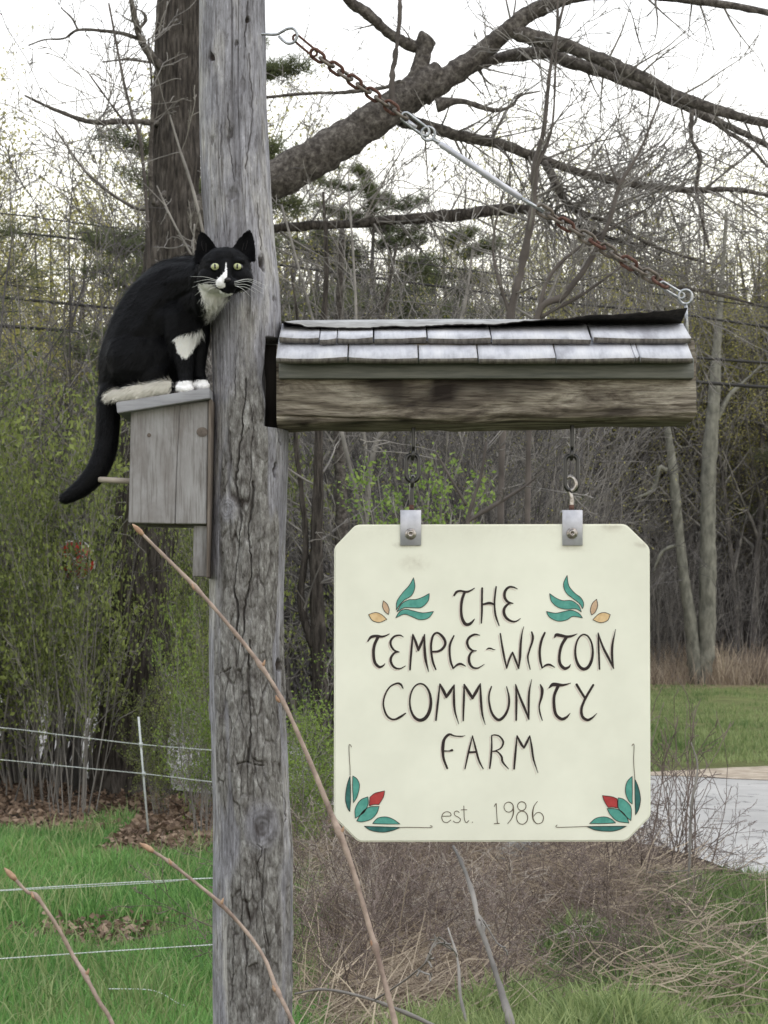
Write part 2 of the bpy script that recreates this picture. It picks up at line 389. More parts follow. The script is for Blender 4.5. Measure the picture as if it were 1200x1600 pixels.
M['sand'] = simple('sandy_shoulder', lin(150, 136, 118), lin(190, 176, 158), sc=6, rough=0.95, bump=0.5, dist=0.02)
# cat
m = MT('cat_fur', 0.7, 0.08)
cv = m.attr('fcol').outputs['Color']; m.color(cv)
M['cat'] = m.m
m = MT('cat_fur_strands', 0.55, 0.14); m.color(m.attr('fcol').outputs['Color']); M['fur'] = m.m
m = MT('cat_iris', 0.12, 0.6); m.color(lin(170, 174, 128)); M['iris'] = m.m
m = MT('cat_pupil', 0.08, 0.6); m.color((0.004, 0.004, 0.004, 1)); M['pupil'] = m.m
m = MT('cat_nose', 0.4, 0.4); m.color(lin(34, 30, 32)); M['nose'] = m.m
m = MT('whisker_white', 0.4, 0.5); m.color(lin(225, 225, 220)); M['whisker'] = m.m
m = MT('ear_inner', 0.7, 0.2); m.color(lin(56, 44, 44)); M['earin'] = m.m
# ------------------------------------------------------------------ the weathered post
def seg_dist(px, py, pts):
    d = np.full(px.shape, 1e9); 
    for (x0, y0, *_), (x1, y1, *_) in zip(pts[:-1], pts[1:]):
        vx, vy = x1 - x0, y1 - y0
        t = np.clip(((px - x0) * vx + (py - y0) * vy) / (vx * vx + vy * vy + 1e-9), 0, 1)
        d = np.minimum(d, np.hypot(px - x0 - t * vx, py - y0 - t * vy))
    return d

def worley(u, v, seed):
    iu, iv = np.floor(u), np.floor(v); f1 = np.full(u.shape, 9.0); f2 = f1.copy(); idh = np.zeros(u.shape)
    for a in (-1, 0, 1):
        for b_ in (-1, 0, 1):
            cu, cv = iu + a, iv + b_; z0 = cu * 0
            px_ = cu + .5 + .45 * _hash(cu, cv, z0, seed); pv_ = cv + .5 + .45 * _hash(cu, cv, z0, seed + 1); dd = np.hypot(u - px_, v - pv_)
            near = dd < f1; f2 = np.where(near, f1, np.minimum(f2, dd)); idh = np.where(near, _hash(cu, cv, z0, seed + 2), idh); f1 = np.minimum(f1, dd)
    return f1, f2, idh

def build_post():
    ed = np.array([(-120, 311, 411), (0, 312, 414), (170, 312, 417), (300, 315, 424), (380, 321, 430), (450, 327, 437), (520, 330, 440), (600, 333, 441),
                   (680, 334, 450), (780, 331, 448), (850, 328, 445), (900, 328, 443), (1000, 327, 441), (1100, 328, 444), (1160, 330, 448),
                   (1250, 333, 452), (1330, 333, 458), (1450, 332, 457), (1600, 333, 457), (1800, 334, 459), (2230, 334, 462)], float)
    rows = np.concatenate([np.linspace(-120, 1640, 1150), np.linspace(1650, 2230, 40)])
    L = np.interp(rows, ed[:, 0], ed[:, 1]); R = np.interp(rows, ed[:, 0], ed[:, 2])
    Y0 = 3.0; s = Y0 / F
    ax = (L + R) / 2; rad = (R - L) / 2 * s
    cx = (ax - 600) * s; cz = H + (HY - rows) * s
    th = np.concatenate([np.linspace(-1.75, 1.75, 230), np.linspace(1.85, 2 * math.pi - 1.85, 34)])   # 0 faces the camera
    TH, I = np.meshgrid(th, np.arange(len(rows)))
    X = cx[I] + rad[I] * np.sin(TH); Yc = Y0 - rad[I] * np.cos(TH); Z = cz[I]
    PX = 600 + (X) / s; PY = np.broadcast_to(rows[:, None], X.shape)
    front = (np.abs(TH) < 1.75) | (np.abs(TH - 2 * math.pi) < 1.0)
    front = front.astype(float)
    u = np.where(TH > math.pi, TH - 2 * math.pi, TH) * 0.074
    # slow lumps and fibrous grooves
    d = 0.0022 * fbm(np.sin(TH) * 2.2, np.cos(TH) * 2.2, Z * 3.2, 3, 3)
    fib = vnoise(u * 170, Z * 7, 0, 11) * 0.5 + vnoise(u * 340, Z * 14, 4, 12) * 0.3
    d += 0.0006 * fib
    lng = 1 - np.abs(vnoise(u * 62 + 0.5 * vnoise(u * 9, Z * 5, 2, 5), Z * 1.3, 1, 21)) * 11
    gate = sm(-0.1, 0.5, vnoise(u * 16, Z * 3.4, 5, 22))
    fis = np.clip(lng, 0, 1) * gate
    # bark plates, on the lower part, in the middle of the face
    c0 = np.interp(PY, [500, 640, 760, 900, 1050, 1180, 1300, 1600], [382, 388, 392, 395, 388, 392, 405, 405])
    wd = np.interp(PY, [500, 640, 760, 900, 1050, 1300, 1450, 1600], [6, 26, 36, 46, 50, 44, 48, 46])
    edge = wd * (1 + 0.5 * vnoise(u * 60, Z * 9, 3, 31))
    bark = sm(6, -8, np.abs(PX - c0) - edge) * sm(470, 650, PY) * front
    wu = u + .0022 * vnoise(u * 150, Z * 60, 3, 46) + .004 * vnoise(u * 40, Z * 16, 3, 47); wz = Z + .008 * vnoise(u * 80, Z * 30, 5, 48)
    f1, f2, hc = worley(wu * 62, wz * 15, 41); g1_, g2_, hd = worley(wu * 170, wz * 48, 51)
    e1 = sm(.16, .02, f2 - f1) * sm(-.5, .3, vnoise(u * 25, Z * 10, 1, 49)); e2 = sm(.18, .02, g2_ - g1_)
    plates = .0018 * hc + .0008 * hd - .0022 * e1 - .0006 * e2 + .0004 * vnoise(u * 700, Z * 160, 3, 44)
    d += bark * (.0015 + plates)
    rid = np.clip(1 - np.abs(vnoise(wu * 46, wz * 2.6, 8, 52)) * 11, 0, 1) * sm(-.1, .4, vnoise(u * 22, Z * 7, 3, 53))
    d -= bark * rid * 0.0040
    crack = np.clip(fis * 0.5 * (1 - bark) + bark * (rid * 0.9 + e1 * .45 + .12 * e2 + .25 * np.clip(-hc, 0, 1)), 0, 1)
    d -= fis * 0.0022 * (1 - bark)
    jx = 2.0 * vnoise(Z * 18, u * 20, 2, 61) + 1.5 * vnoise(Z * 120, u * 60, 2, 64); jy = 3 * vnoise(Z * 40, u * 60, 2, 62)
    wmod = 0.35 + 0.75 * sm(-.5, .5, vnoise(Z * 22, u * 20, 6, 63))
    PXj, PYj = PX + jx, PY + jy
    cracks = [([(388, 600), (384, 680), (375, 760), (383, 830), (372, 900), (377, 960), (370, 1000)], 3.2, .008),
              ([(402, 760), (394, 830), (399, 900), (386, 960), (382, 1010)], 3.4, .008),
              ([(395, 1000), (392, 1060), (397, 1120), (391, 1185)], 4.0, .007),
              ([(343, 1054), (356, 1046), (366, 1040)], 2.2, .006), ([(374, 1187), (386, 1184), (396, 1186)], 1.8, .007),
              ([(402, 1187), (410, 1190), (426, 1194)], 1.8, .006), ([(404, 1312), (414, 1318), (408, 1340), (406, 1365)], 2.2, .007),
              ([(442, 1235), (447, 1260), (449, 1280)], 2, .005), ([(334, 1080), (336, 1115)], 2.0, .005),
              ([(383, 1420), (392, 1480), (388, 1530)], 2.8, .006), ([(374, 560), (371, 640)], 1.5, .004), ([(366, 1390), (372, 1450), (366, 1560)], 2.2, .005),
              ([(362, 180), (364, 250), (372, 300)], 2.0, .003), ([(392, 20), (388, 90)], 1.6, .003), ([(352, 210), (350, 260)], 1.4, .003),
              ([(418, 1320), (414, 1400), (424, 1470)], 2.4, .005), ([(436, 672), (440, 700)], 1.6, .008), ([(327, 560), (336, 700), (333, 800), (329, 900)], 2.0, .003),
              ([(394, 100), (400, 200), (388, 280)], 1.8, .002), ([(404, 330), (410, 400)], 1.6, .002)]
    for pts, w, dep in cracks:
        wq = w * .75 * wmod; k = np.clip((wq - seg_dist(PXj, PYj, pts)) / (wq * .7), 0, 1) * front
        d -= dep * .8 * k; crack = np.maximum(crack, k * .75)
    pits = [(410, 422, 4.5, 12, .010), (334, 104, 5, 10, .006), (392, 46, 3.5, 5, .006), (375, 84, 4, 5, .004), (433, 737, 3, 10, .010), (364, 228, 4, 14, .004),
            (368, 320, 9, 10, .003), (385, 150, 5, 14, .002), (338, 230, 4, 9, .002), (431, 475, 3, 8, .003), (437, 1038, 4, 10, .006), (357, 771, 2, 2.5, .004)]
    for x, y, rx, ry, dep in pits:
        k = sm(1.25, 0.5, np.hypot((PXj - x) / rx, (PYj - y) / ry) + .35 * vnoise(PX / 4, PY / 7, 3, 66)) * front
        d -= dep * k; crack = np.maximum(crack, k * min(1, dep / .006))
    # the big knot and a small one
    for x, y, rx, ry, h in ((413, 1285, 25, 34, .006), (362, 800, 16, 20, .004)):
        q = np.hypot((PX - x) / rx, (PY - y) / ry)
        k = sm(1.5, 0.5, q) * front
        d = d * (1 - 0.7 * k) + k * (h * (1 - 0.5 * sm(0.6, 0.0, q)) + 0.0005 * np.sin(q * 26 + 2 * vnoise(PX / 12, PY / 12, 0, 72)) * sm(1.5, 0.9, q))
        bark = bark * (1 - 0.9 * k)
        crack = np.maximum(crack * (1 - 0.6 * k), 0.75 * sm(0.95, 0.2, q + 0.35 * vnoise(PX / 9, PY / 9, 0, 71)) * front * (1 if h > .005 else .25))
    X = X + d * np.sin(TH); Yc = Yc - d * np.cos(TH)
    # the mortise that holds the arm
    xn = (415 - 600) * s + 0.004 * vnoise(Z * 25, Yc * 20, 0, 81)
    inn = (PY > 534) & (PY < 672) & (X > xn)
    X = np.where(inn, xn, X)
    n, k = X.shape
    V = np.stack([X, Yc, Z], -1).reshape(-1, 3)
    i = np.arange(n - 1)[:, None]; j = np.arange(k)[None, :]; j2 = (j + 1) % k
    Q = np.stack([i * k + j, (i + 1) * k + j, (i + 1) * k + j2, i * k + j2], -1).reshape(-1, 4)
    return mesh_np('log', V, [Q], True, [M['post']], {'bark': bark.ravel(), 'crack': crack.ravel()})

post = thing('wooden_post', 'tall weathered grey log post that holds the roofed sign arm', 'post', (-0.26, 3.0, 0.0))
part('log', build_post(), post)

# ------------------------------------------------------------------ the roofed arm
arm = thing('roofed_beam', 'sawn log beam with little shingled roof, mortised into the post', 'sign beam', tuple(W(760, 672, 3.0)))
def build_beam():
    na, nx = 150, 340
    s = 3.0 / F
    x0, x1 = (432 - 600) * 2.93 / F, (1087 - 600) * 2.93 / F
    xs = np.linspace(x0, x1, nx); a = np.linspace(0, 2 * math.pi, na, endpoint=False)
    A, XX = np.meshgrid(a, xs)
    p = 8.0
    cs, sn = np.cos(A), np.sin(A)
    ex = np.sign(cs) * np.abs(cs) ** (2 / p); ez = np.sign(sn) * np.abs(sn) ** (2 / p)
    px = 600 + XX / s
    zb = np.interp(px, [430, 520, 700, 900, 1000, 1090], [672, 671, 668, 664, 663, 663])
    zt = 541.0
    zc = H + (HY - (zb + zt) / 2) * s; hz = (zb - zt) / 2 * s
    Yb = 3.0 + 0.072 * ex; Zb = zc + hz * ez
    nrm = fbm(XX * 7, Yb * 16, Zb * 26, 4, 90)
    g = vnoise(XX * 12, Yb * 90, Zb * 160, 95)
    d = 0.0035 * nrm + 0.0018 * g + 0.0010 * vnoise(XX * 30, Yb * 60, Zb * 70, 96)
    ck = np.clip(1 - np.abs(vnoise(XX * 2.2, Yb * 5, Zb * 42, 97)) * 9, 0, 1) * sm(-.2, .3, vnoise(XX * 6, Yb * 3, Zb * 12, 98))
    d -= 0.005 * ck
    endd = 0.004 * vnoise(Yb * 60, Zb * 60, 0, 99)
    X2 = XX + np.where(XX > x1 - 1e-4, endd, 0)
    V = np.stack([X2, Yb + d * ex, Zb + d * ez], -1).reshape(-1, 3)
    py = HY - (V[:, 2] - H) / s; pxx = 600 + V[:, 0] / s
    nz = 1 + .9 * vnoise(V[:, 0] * 14, 0, V[:, 2] * 90, 120); pxx0 = pxx; pxx = pxx + 22 * vnoise(V[:, 0] * 18, V[:, 2] * 130, 0, 121); py = py + 5 * vnoise(V[:, 0] * 25, V[:, 2] * 40, 0, 122)
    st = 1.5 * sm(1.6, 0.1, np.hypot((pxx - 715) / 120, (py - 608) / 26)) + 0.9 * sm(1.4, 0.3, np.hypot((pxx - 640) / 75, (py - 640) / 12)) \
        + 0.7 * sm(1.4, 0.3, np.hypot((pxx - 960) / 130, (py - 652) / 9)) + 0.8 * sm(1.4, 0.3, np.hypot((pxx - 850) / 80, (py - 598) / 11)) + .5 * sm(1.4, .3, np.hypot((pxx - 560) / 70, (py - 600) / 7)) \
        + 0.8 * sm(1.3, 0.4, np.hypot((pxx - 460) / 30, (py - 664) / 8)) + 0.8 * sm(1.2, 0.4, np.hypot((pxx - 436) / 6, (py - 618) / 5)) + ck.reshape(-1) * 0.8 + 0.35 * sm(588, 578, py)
    i = np.arange(nx - 1)[:, None]; j = np.arange(na)[None, :]; j2 = (j + 1) % na
    Q = np.stack([i * na + j, i * na + j2, (i + 1) * na + j2, (i + 1) * na + j], -1).reshape(-1, 4)
    nv0 = len(V); V = np.vstack([V, V[:na].mean(0), V[-na:].mean(0), V[:na], V[nv0 - na:nv0]]); st = np.append(st, np.zeros(2 + 2 * na))
    jj = np.arange(na); c0, c1 = nx * na, nx * na + 1; e0, e1 = c1 + 1, c1 + 1 + na
    T0 = np.stack([np.full(na, c0), e0 + (jj + 1) % na, e0 + jj], -1); T1 = np.stack([np.full(na, c1), e1 + jj, e1 + (jj + 1) % na], -1)
    mi = np.concatenate([np.zeros(len(Q), int), np.ones(2 * na, int)])
    me = mesh_np('log_beam', V, [Q, np.vstack([T0, T1])], True, [M['beam'], M['endgrain']], {'stain': np.clip(st * np.append(np.clip(.8 + 1.1 * vnoise(V[:-2 - 2 * na, 0] * 16, V[:-2 - 2 * na, 1] * 20, V[:-2 - 2 * na, 2] * 75, 123), .15, 1.3), np.ones(2 + 2 * na)), 0, 1)}, mi)
    return me
part('log_beam', build_beam(), arm)
part('tenon', MB().box((400 - 600) * 3.0 / F, (440 - 600) * 3.0 / F, 2.992, 3.04, H + (HY - 668) * 3.0 / F, H + (HY - 540) * 3.0 / F).mesh('tenon', [M['shadewood']]), arm)

def bevel_mesh(name, mb, mat, w=0.0015, seg=1, smooth=False):
    me = mb.mesh(name, [mat]) if isinstance(mb, MB) else mb
    bm = bmesh.new(); bm.from_mesh(me)
    bmesh.ops.remove_doubles(bm, verts=bm.verts, dist=1e-6)
    bmesh.ops.recalc_face_normals(bm, faces=bm.faces)
    if w: bmesh.ops.bevel(bm, geom=list(bm.edges), offset=w, segments=seg, affect='EDGES', profile=0.6)
    if smooth:
        for f in bm.faces: f.smooth = True
    bm.to_mesh(me); bm.free(); return me

xw = lambda px, Y=3.0: (px - 600) * Y / F
zw = lambda py, Y=3.0: H + (HY - py) * Y / F
b = MB().box(xw(436, 2.92), xw(1083, 2.92), 2.912, 2.930, zw(592, 2.92), zw(560, 2.92)); part('fascia_board', bevel_mesh('fascia_board', b, M['fascia']), arm)
b = MB().box(xw(436, 2.92), xw(1083, 2.92), 3.072, 3.090, zw(592, 2.92), zw(560, 2.92)); part('fascia_board', bevel_mesh('fascia_board', b, M['fascia']), arm)

EAVE = np.array([2.890, zw(567.0, 2.890)]); RIDGE = np.array([3.0, zw(507, 3.0)])
up = RIDGE - EAVE; SL = np.linalg.norm(up); up /= SL; nr = np.array([-up[1], up[0]])   # outward: towards the camera and up
# roof deck under the shingles
def deck(sgn):
    V = []
    for x in (xw(438, 2.92), xw(1080, 2.92)):
        for t, h in ((0.012, -0.008), (SL - 0.004, -0.008), (0.012, -0.001), (SL - 0.004, -0.001)):
            y, z = EAVE + up * t + nr * h; V.append((x, 3.0 + sgn * (y - 3.0), z))
    return MB().add(V, [[(0, 1, 3, 2), (4, 6, 7, 5), (0, 4, 5, 1), (2, 3, 7, 6), (0, 2, 6, 4), (1, 5, 7, 3)]])
part('roof_deck', bevel_mesh('roof_deck', deck(1), M['fascia'], 0.0005), arm)
part('roof_deck', bevel_mesh('roof_deck', deck(-1), M['fascia'], 0.0005), arm)
rs = random.Random(5)
def shingle(xa, xb, t0, t1, base, sgn=1, thick=0.0105, jag=0.0012):
    """a wedge: thick at the butt (t0), thin at the top (t1); base is its height above the deck at the butt"""
    nx = 14; xs = np.linspace(xa, xb, nx); V = []
    sk = rs.uniform(-.0015, .0015); lift = rs.uniform(-.001, .0016); cup = rs.uniform(-.0006, .0016)
    for i, x in enumerate(xs):
        u = i / (nx - 1) * 2 - 1
        jt = jag * (rs.random() - .5) * 0.7 + sk * u; hh = lift * (1 if u > 0 else -.3) * abs(u) + cup * u * u
        for t, h in ((t0 + jt, base), (t0 + jt, base + thick + hh), ((t0 + t1) / 2, base * .5 + thick * .62 + hh * .5), (t1, 0.003), (t1, 0.0)):
            y, z = EAVE + up * t + nr * (h + (hh if t == t0 + jt else 0)); V.append((x, 3.0 + sgn * (y - 3.0), z))
    Q = []
    for i in range(nx - 1):
        for j in range(5):
            Q.append((i * 5 + j, i * 5 + (j + 1) % 5, (i + 1) * 5 + (j + 1) % 5, (i + 1) * 5 + j))
    mb = MB().add(V, [Q]); e = (nx - 1) * 5
    mb.add([V[k] for k in range(5)] + [V[e + k] for k in range(5)], [[(0, 1, 2)], [(0, 2, 3, 4)][:1], [(5, 7, 6)], [(5, 9, 8, 7)]])
    me = mb.mesh('shingle', [M['shingle'], M['butt']])
    for p_ in me.polygons:
        vs_ = {k % 5 for k in p_.vertices} if max(p_.vertices) < nx * 5 else set()
        if vs_ == {0, 1}: p_.material_index = 1
    bm = bmesh.new(); bm.from_mesh(me); bmesh.ops.remove_doubles(bm, verts=bm.verts, dist=1e-6); bmesh.ops.recalc_face_normals(bm, faces=bm.faces); bm.to_mesh(me); bm.free(); return me
for xa, xb, dt in [(432, 542.5, 0), (545, 652.5, 0), (655, 745.5, .001), (748, 867, -.001), (869.5, 990, 0), (991.5, 997.5, .003), (1000, 1081, .001)]:
    part('shingle', shingle(xw(xa, 2.89), xw(xb, 2.89), -0.004 + dt, 0.088, 0.0005), arm)
for xa, xb, dt in [(437, 498.5, .001), (500, 526, -.004), (527.5, 582.5, -.001), (585, 666, 0), (668.5, 766, -.001), (768.5, 922, -.001), (926, 1078, 0)]:
    part('shingle', shingle(xw(xa, 2.93), xw(xb, 2.93), 0.052 + dt, SL - 0.002, 0.0105), arm)
for row, (ta, tb, bs) in enumerate(((-0.004, 0.088, .0005), (0.052, SL - 0.002, .0105))):
    cuts = [434, 540, 640, 760, 860, 980, 1080] if row == 0 else [436, 500, 610, 700, 820, 930, 1078]
    for xa, xb in zip(cuts[:-1], cuts[1:]):
        part('shingle', shingle(xw(xa, 2.93), xw(xb - 3, 2.93), ta, tb, bs, -1), arm)
# ragged ridge cap, lifted at its right end
def ridge_cap():
    nx = 160; px = np.linspace(441, 1069, nx); V = []; r = np.random.default_rng(3)
    rag = np.cumsum(r.normal(0, .5, nx)); rag = np.clip(rag - np.convolve(rag, np.ones(25) / 25, 'same'), -1.2, 1.2)
    topz = np.interp(px, [441, 460, 700, 800, 1069], [504, 501.5, 499.5, 500, 503])
    fz = np.interp(px, [441, 448, 480, 520, 600, 700, 760, 840, 920, 1000, 1069], [502, 504, 511, 513, 511.5, 508.5, 507.5, 501.5, 494, 489, 483]) + rag
    fy = np.interp(px, [441, 700, 820, 1069], [2.952, 2.955, 2.948, 2.940])
    for i in range(nx):
        pts = [(fy[i], zw(fz[i], fy[i])), (2.982, zw((topz[i] * .75 + fz[i] * .25), 2.982)), (3.0, zw(topz[i], 3.0)), (3.03, zw(topz[i], 3.0) - .016), (3.062, zw(topz[i], 3.0) - .048)]
        for y, z in pts: V.append((xw(px[i], 2.97), y, z + .0014))
    n5 = len(V); V2 = [(a, b_ + .0004, c - .0022) for a, b_, c in V]; V = V + V2
    T, B = [], []
    for i in range(nx - 1):
        for j in range(4):
            q = (i * 5 + j, (i + 1) * 5 + j, (i + 1) * 5 + j + 1, i * 5 + j + 1)
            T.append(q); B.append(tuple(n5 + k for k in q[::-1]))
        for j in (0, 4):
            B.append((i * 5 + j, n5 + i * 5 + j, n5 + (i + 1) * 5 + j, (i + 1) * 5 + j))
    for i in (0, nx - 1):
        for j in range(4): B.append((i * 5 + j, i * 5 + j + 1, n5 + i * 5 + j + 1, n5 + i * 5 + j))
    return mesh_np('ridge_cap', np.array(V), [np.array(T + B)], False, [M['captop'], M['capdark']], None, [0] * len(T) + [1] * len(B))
part('ridge_cap', ridge_cap(), arm, 'tarred ridge sheet, its right end curled up and dark beneath')

# ------------------------------------------------------------------ chain stay
def link_path(c, ax, side, L, Wd, n=8):
    """stadium loop centred at c along ax with half-length L and half-width Wd in direction side"""
    a = []
    for k in range(n + 1):
        t = -math.pi / 2 + math.pi * k / n; a.append((L - Wd + Wd * math.cos(t), Wd * math.sin(t)))
    for k in range(n + 1):
        t = math.pi / 2 + math.pi * k / n; a.append((-(L - Wd) + Wd * math.cos(t), Wd * math.sin(t)))
    return np.array([c + ax * p + side * q for p, q in a])
def unit(v): v = np.asarray(v, float); return v / np.linalg.norm(v)
YC = 2.975
stay = thing('chain_stay', 'rusty chain with silver turnbuckle bar from the post to the arm end', 'chain', tuple(W(418, 52, YC)))
P0 = W(410, 54, YC)
hook = np.array([W(x, y, YC - d) for x, y, d in [(404, 53, 0), (430, 54, 0), (440, 50, .001), (448, 45.5, .002), (457, 44.5, .003), (463, 50, .004), (464, 58, .004), (459, 66, .003), (450, 68, .002), (442, 63, 0), (436, 57, -.003)]])
part('eye_hook', MB().tube(crom(hook, 5), 0.0026, 10).mesh('eye_hook', [M['steel']], True), stay)
def chain_run(a, b_, n, mats, wire, halfw, over=1.36, rot0=0.6):
    ax = unit(b_ - a); pitch = np.linalg.norm(b_ - a) / n
    ref = unit(np.cross(ax, [0, 1, 0])); ref2 = np.cross(ax, ref)
    for i in range(n):
        c = a + ax * pitch * (i + .5); an = rot0 + (math.pi / 2 if i % 2 else 0) + rs.uniform(-.12, .12)
        side = ref * math.cos(an) + ref2 * math.sin(an)
        part('chain_link', MB().tube(link_path(c, ax, side, pitch * over / 2 + wire, halfw), wire, 8, True).mesh('chain_link', [mats[i % len(mats)]], True), stay)
# first long link on the hook, then rusty links
fa, fb = W(461, 58, YC), W(492, 84, YC); ax = unit(fb - fa)
part('chain_link', MB().tube(link_path((fa + fb) / 2, ax, unit(np.cross(ax, [0, 1, 0.2])), .028, .0062), .0022, 8, True).mesh('chain_link', [M['rust']], True), stay)
chain_run(W(489, 82, YC), W(633, 183, YC), 10, [M['rust'], M['oldchain']], .0031, .0088, 1.12)
qa, qb = W(630, 180, YC), W(668, 209, YC); ax = unit(qb - qa)
part('quick_link', MB().tube(link_path((qa + qb) / 2, ax, unit(np.cross(ax, [0, 1, 0])), .031, .0085), .0028, 10, True).mesh('quick_link', [M['steel']], True), stay)
q1, q2 = W(637, 190, YC), W(650, 199.5, YC)
part('quick_link_nut', MB().tube([q1, q2], .0046, 6).mesh('quick_link_nut', [M['alu']]), stay)
ring = [W(669 + 10.5 * math.cos(t), 209 + 10.5 * math.sin(t), YC) for t in np.linspace(0, 2 * math.pi, 24, endpoint=False)]
part('eye_bolt', MB().tube(ring, .0027, 10, True).tube([W(676, 217, YC), W(690, 226, YC)], .003, 8).mesh('eye_bolt', [M['steel']], True), stay)
ba, bb = W(686, 223.5, YC), W(815, 310, YC)
part('turnbuckle_bar', MB().tube([ba, ba + (bb - ba) * .03, ba + (bb - ba) * .97, bb], [.0035, .0058, .0058, .004], 14).mesh('turnbuckle_bar', [M['alu']], True), stay)
part('turnbuckle_rod', MB().tube([W(812, 308, YC), W(850, 331, YC)], .0034, 10).mesh('turnbuckle_rod', [M['steel']], True), stay)
chain_run(W(843, 326, YC), W(1040, 446, YC), 12, [M['oldchain'], M['oldchain'], M['rust']], .0032, .0092, 1.14)
fa, fb = W(1034, 444, YC), W(1066, 463, YC); ax = unit(fb - fa)
part('chain_link', MB().tube(link_path((fa + fb) / 2, ax, unit(np.cross(ax, [0, 1, 0])), .026, .0055), .0024, 8, True).mesh('chain_link', [M['steel']], True), stay)
ring = [W(1071 + 10.5 * math.cos(t), 464 + 11 * math.sin(t), YC) for t in np.linspace(0, 2 * math.pi, 24, endpoint=False)]
part('end_eye_bolt', MB().tube(ring, .0028, 10, True).tube([W(1072, 474, YC), W(1073, 512, YC + .01), W(1074, 560, YC + .02)], .0032, 8).mesh('end_eye_bolt', [M['steel']], True), stay)

# ------------------------------------------------------------------ the hanging sign
YS = 2.985      # front face of the board
sx = YS / F
def SP(px, py, off=0.0): return ((px - 600) * YS / F, YS - off, H + (HY - py) * YS / F)
sign = thing('hanging_sign', 'cream farm sign with black hand lettering and teal leaves, hung under the arm', 'sign', SP(768, 1068))
corn = [(556, 819.5), (978, 818.5), (1015.5, 855), (1017, 1276), (979, 1315), (560, 1316), (521.5, 1278), (522, 855)]
def rounded(c, r=7, n=4):
    o = []; m = len(c)
    for i in range(m):
        p, a, b_ = np.array(c[i], float), np.array(c[i - 1], float), np.array(c[(i + 1) % m], float)
        u, v = unit(a - p) * r, unit(b_ - p) * r
        for k in range(n + 1):
            t = k / n; o.append((p + u) * (1 - t) ** 2 + p * 2 * t * (1 - t) + (p + v) * t * t)
    return np.array(o)
def sign_board():
    o = rounded(corn); bm = bmesh.new()
    vs = [bm.verts.new(SP(x, y)) for x, y in o]; f = bm.faces.new(vs)
    r = bmesh.ops.extrude_face_region(bm, geom=[f]); bmesh.ops.translate(bm, verts=[v for v in r['geom'] if isinstance(v, bmesh.types.BMVert)], vec=(0, .022, 0))
    bmesh.ops.recalc_face_normals(bm, faces=bm.faces)
    be = [e for e in bm.edges if abs(e.verts[0].co.y - e.verts[1].co.y) < 1e-6]
    bmesh.ops.bevel(bm, geom=be, offset=.003, segments=3, affect='EDGES')
    # a grid of cuts so the grime attribute has points to live on
    for px in range(530, 1016, 9):
        g = bm.verts[:] + bm.edges[:] + bm.faces[:]; bmesh.ops.bisect_plane(bm, geom=g, plane_co=SP(px, 900), plane_no=(1, 0, 0))
    for py in list(range(822, 900, 6)) + list(range(900, 1316, 20)):
        g = bm.verts[:] + bm.edges[:] + bm.faces[:]; bmesh.ops.bisect_plane(bm, geom=g, plane_co=SP(700, py), plane_no=(0, 0, 1))
    me = bpy.data.meshes.new('board'); bm.to_mesh(me); bm.free(); me.materials.append(M['sign'])
    V = np.empty(len(me.vertices) * 3, np.float32); me.vertices.foreach_get('co', V); V = V.reshape(-1, 3)
    x = 600 + V[:, 0] / sx; y = HY - (V[:, 2] - H) / sx
    g = 0.9 * sm(1.2, .2, np.hypot((x - 630) / 16, (y - 852) / 5)) + .35 * sm(1.2, .2, np.hypot((x - 648) / 30, (y - 880) / 18)) + .5 * sm(1.2, .2, np.hypot((x - 955) / 22, (y - 824) / 5)) \
        + .7 * sm(1.2, .2, np.hypot((x - 1004) / 16, (y - 850) / 4)) + .4 * sm(1.2, .2, np.hypot((x - 893) / 30, (y - 856) / 7)) + .12 * sm(870, 820, y) + .1 * sm(1290, 1316, y)
    a = me.attributes.new('grime', 'FLOAT', 'POINT'); a.data.foreach_set('value', np.clip(g, 0, 1).astype(np.float32))
    return me
part('board', sign_board(), sign)

def ribbon(mb, pts, closed=False, off=0.0008, n=8, dx=0, dy=0, wk=1.0, wmin=0):
    C = crom(np.array(pts, float), n, closed)
    P = C[:, :2] + [dx, dy]; w = np.maximum(C[:, 2] * wk, wmin) / 2
    T = (np.roll(P, -1, 0) - np.roll(P, 1, 0)) if closed else np.gradient(P, axis=0)
    T /= np.linalg.norm(T, axis=1)[:, None] + 1e-9; N = np.stack([-T[:, 1], T[:, 0]], 1)
    A, B = P + N * w[:, None], P - N * w[:, None]; m = len(P)
    V = [SP(x, y, off) for x, y in A] + [SP(x, y, off) for x, y in B]
    Q = [(i, (i + 1) % m, m + (i + 1) % m, m + i) for i in range(m if closed else m - 1)]
    mb.add(V, [Q])
    if not closed:                                  # round ends
        for e, s_ in ((0, -1), (m - 1, 1)):
            c = P[e]; r_ = w[e]
            if r_ < .25: continue
            ang = math.atan2(T[e, 1] * s_, T[e, 0] * s_)
            ring_ = [SP(c[0] + r_ * math.cos(ang + t), c[1] + r_ * math.sin(ang + t), off + .00005) for t in np.linspace(-math.pi / 2, math.pi / 2, 7)]
            mb.add(ring_ + [SP(c[0], c[1], off + .00005)], [[(i, i + 1, 7) for i in range(6)]])
    return mb
def ell(cx, cy, rx, ry, wa, wb, ph=0.0, rot=0.0):
    o = []
    for k in range(16):
        t = k / 16 * 2 * math.pi; x, y = rx * math.cos(t), ry * math.sin(t)
        o.append((cx + x * math.cos(rot) - y * math.sin(rot), cy + x * math.sin(rot) + y * math.cos(rot), wa + (wb - wa) * (.5 + .5 * math.cos(t - ph)) ** 1.5))
    return o
LET = []   # (word offset x, offset y, scale, letter, [strokes], closed flags)
def word(ox, oy, sc, letters): 
    for name, strokes in letters: LET.append((ox, oy, sc, name, strokes))
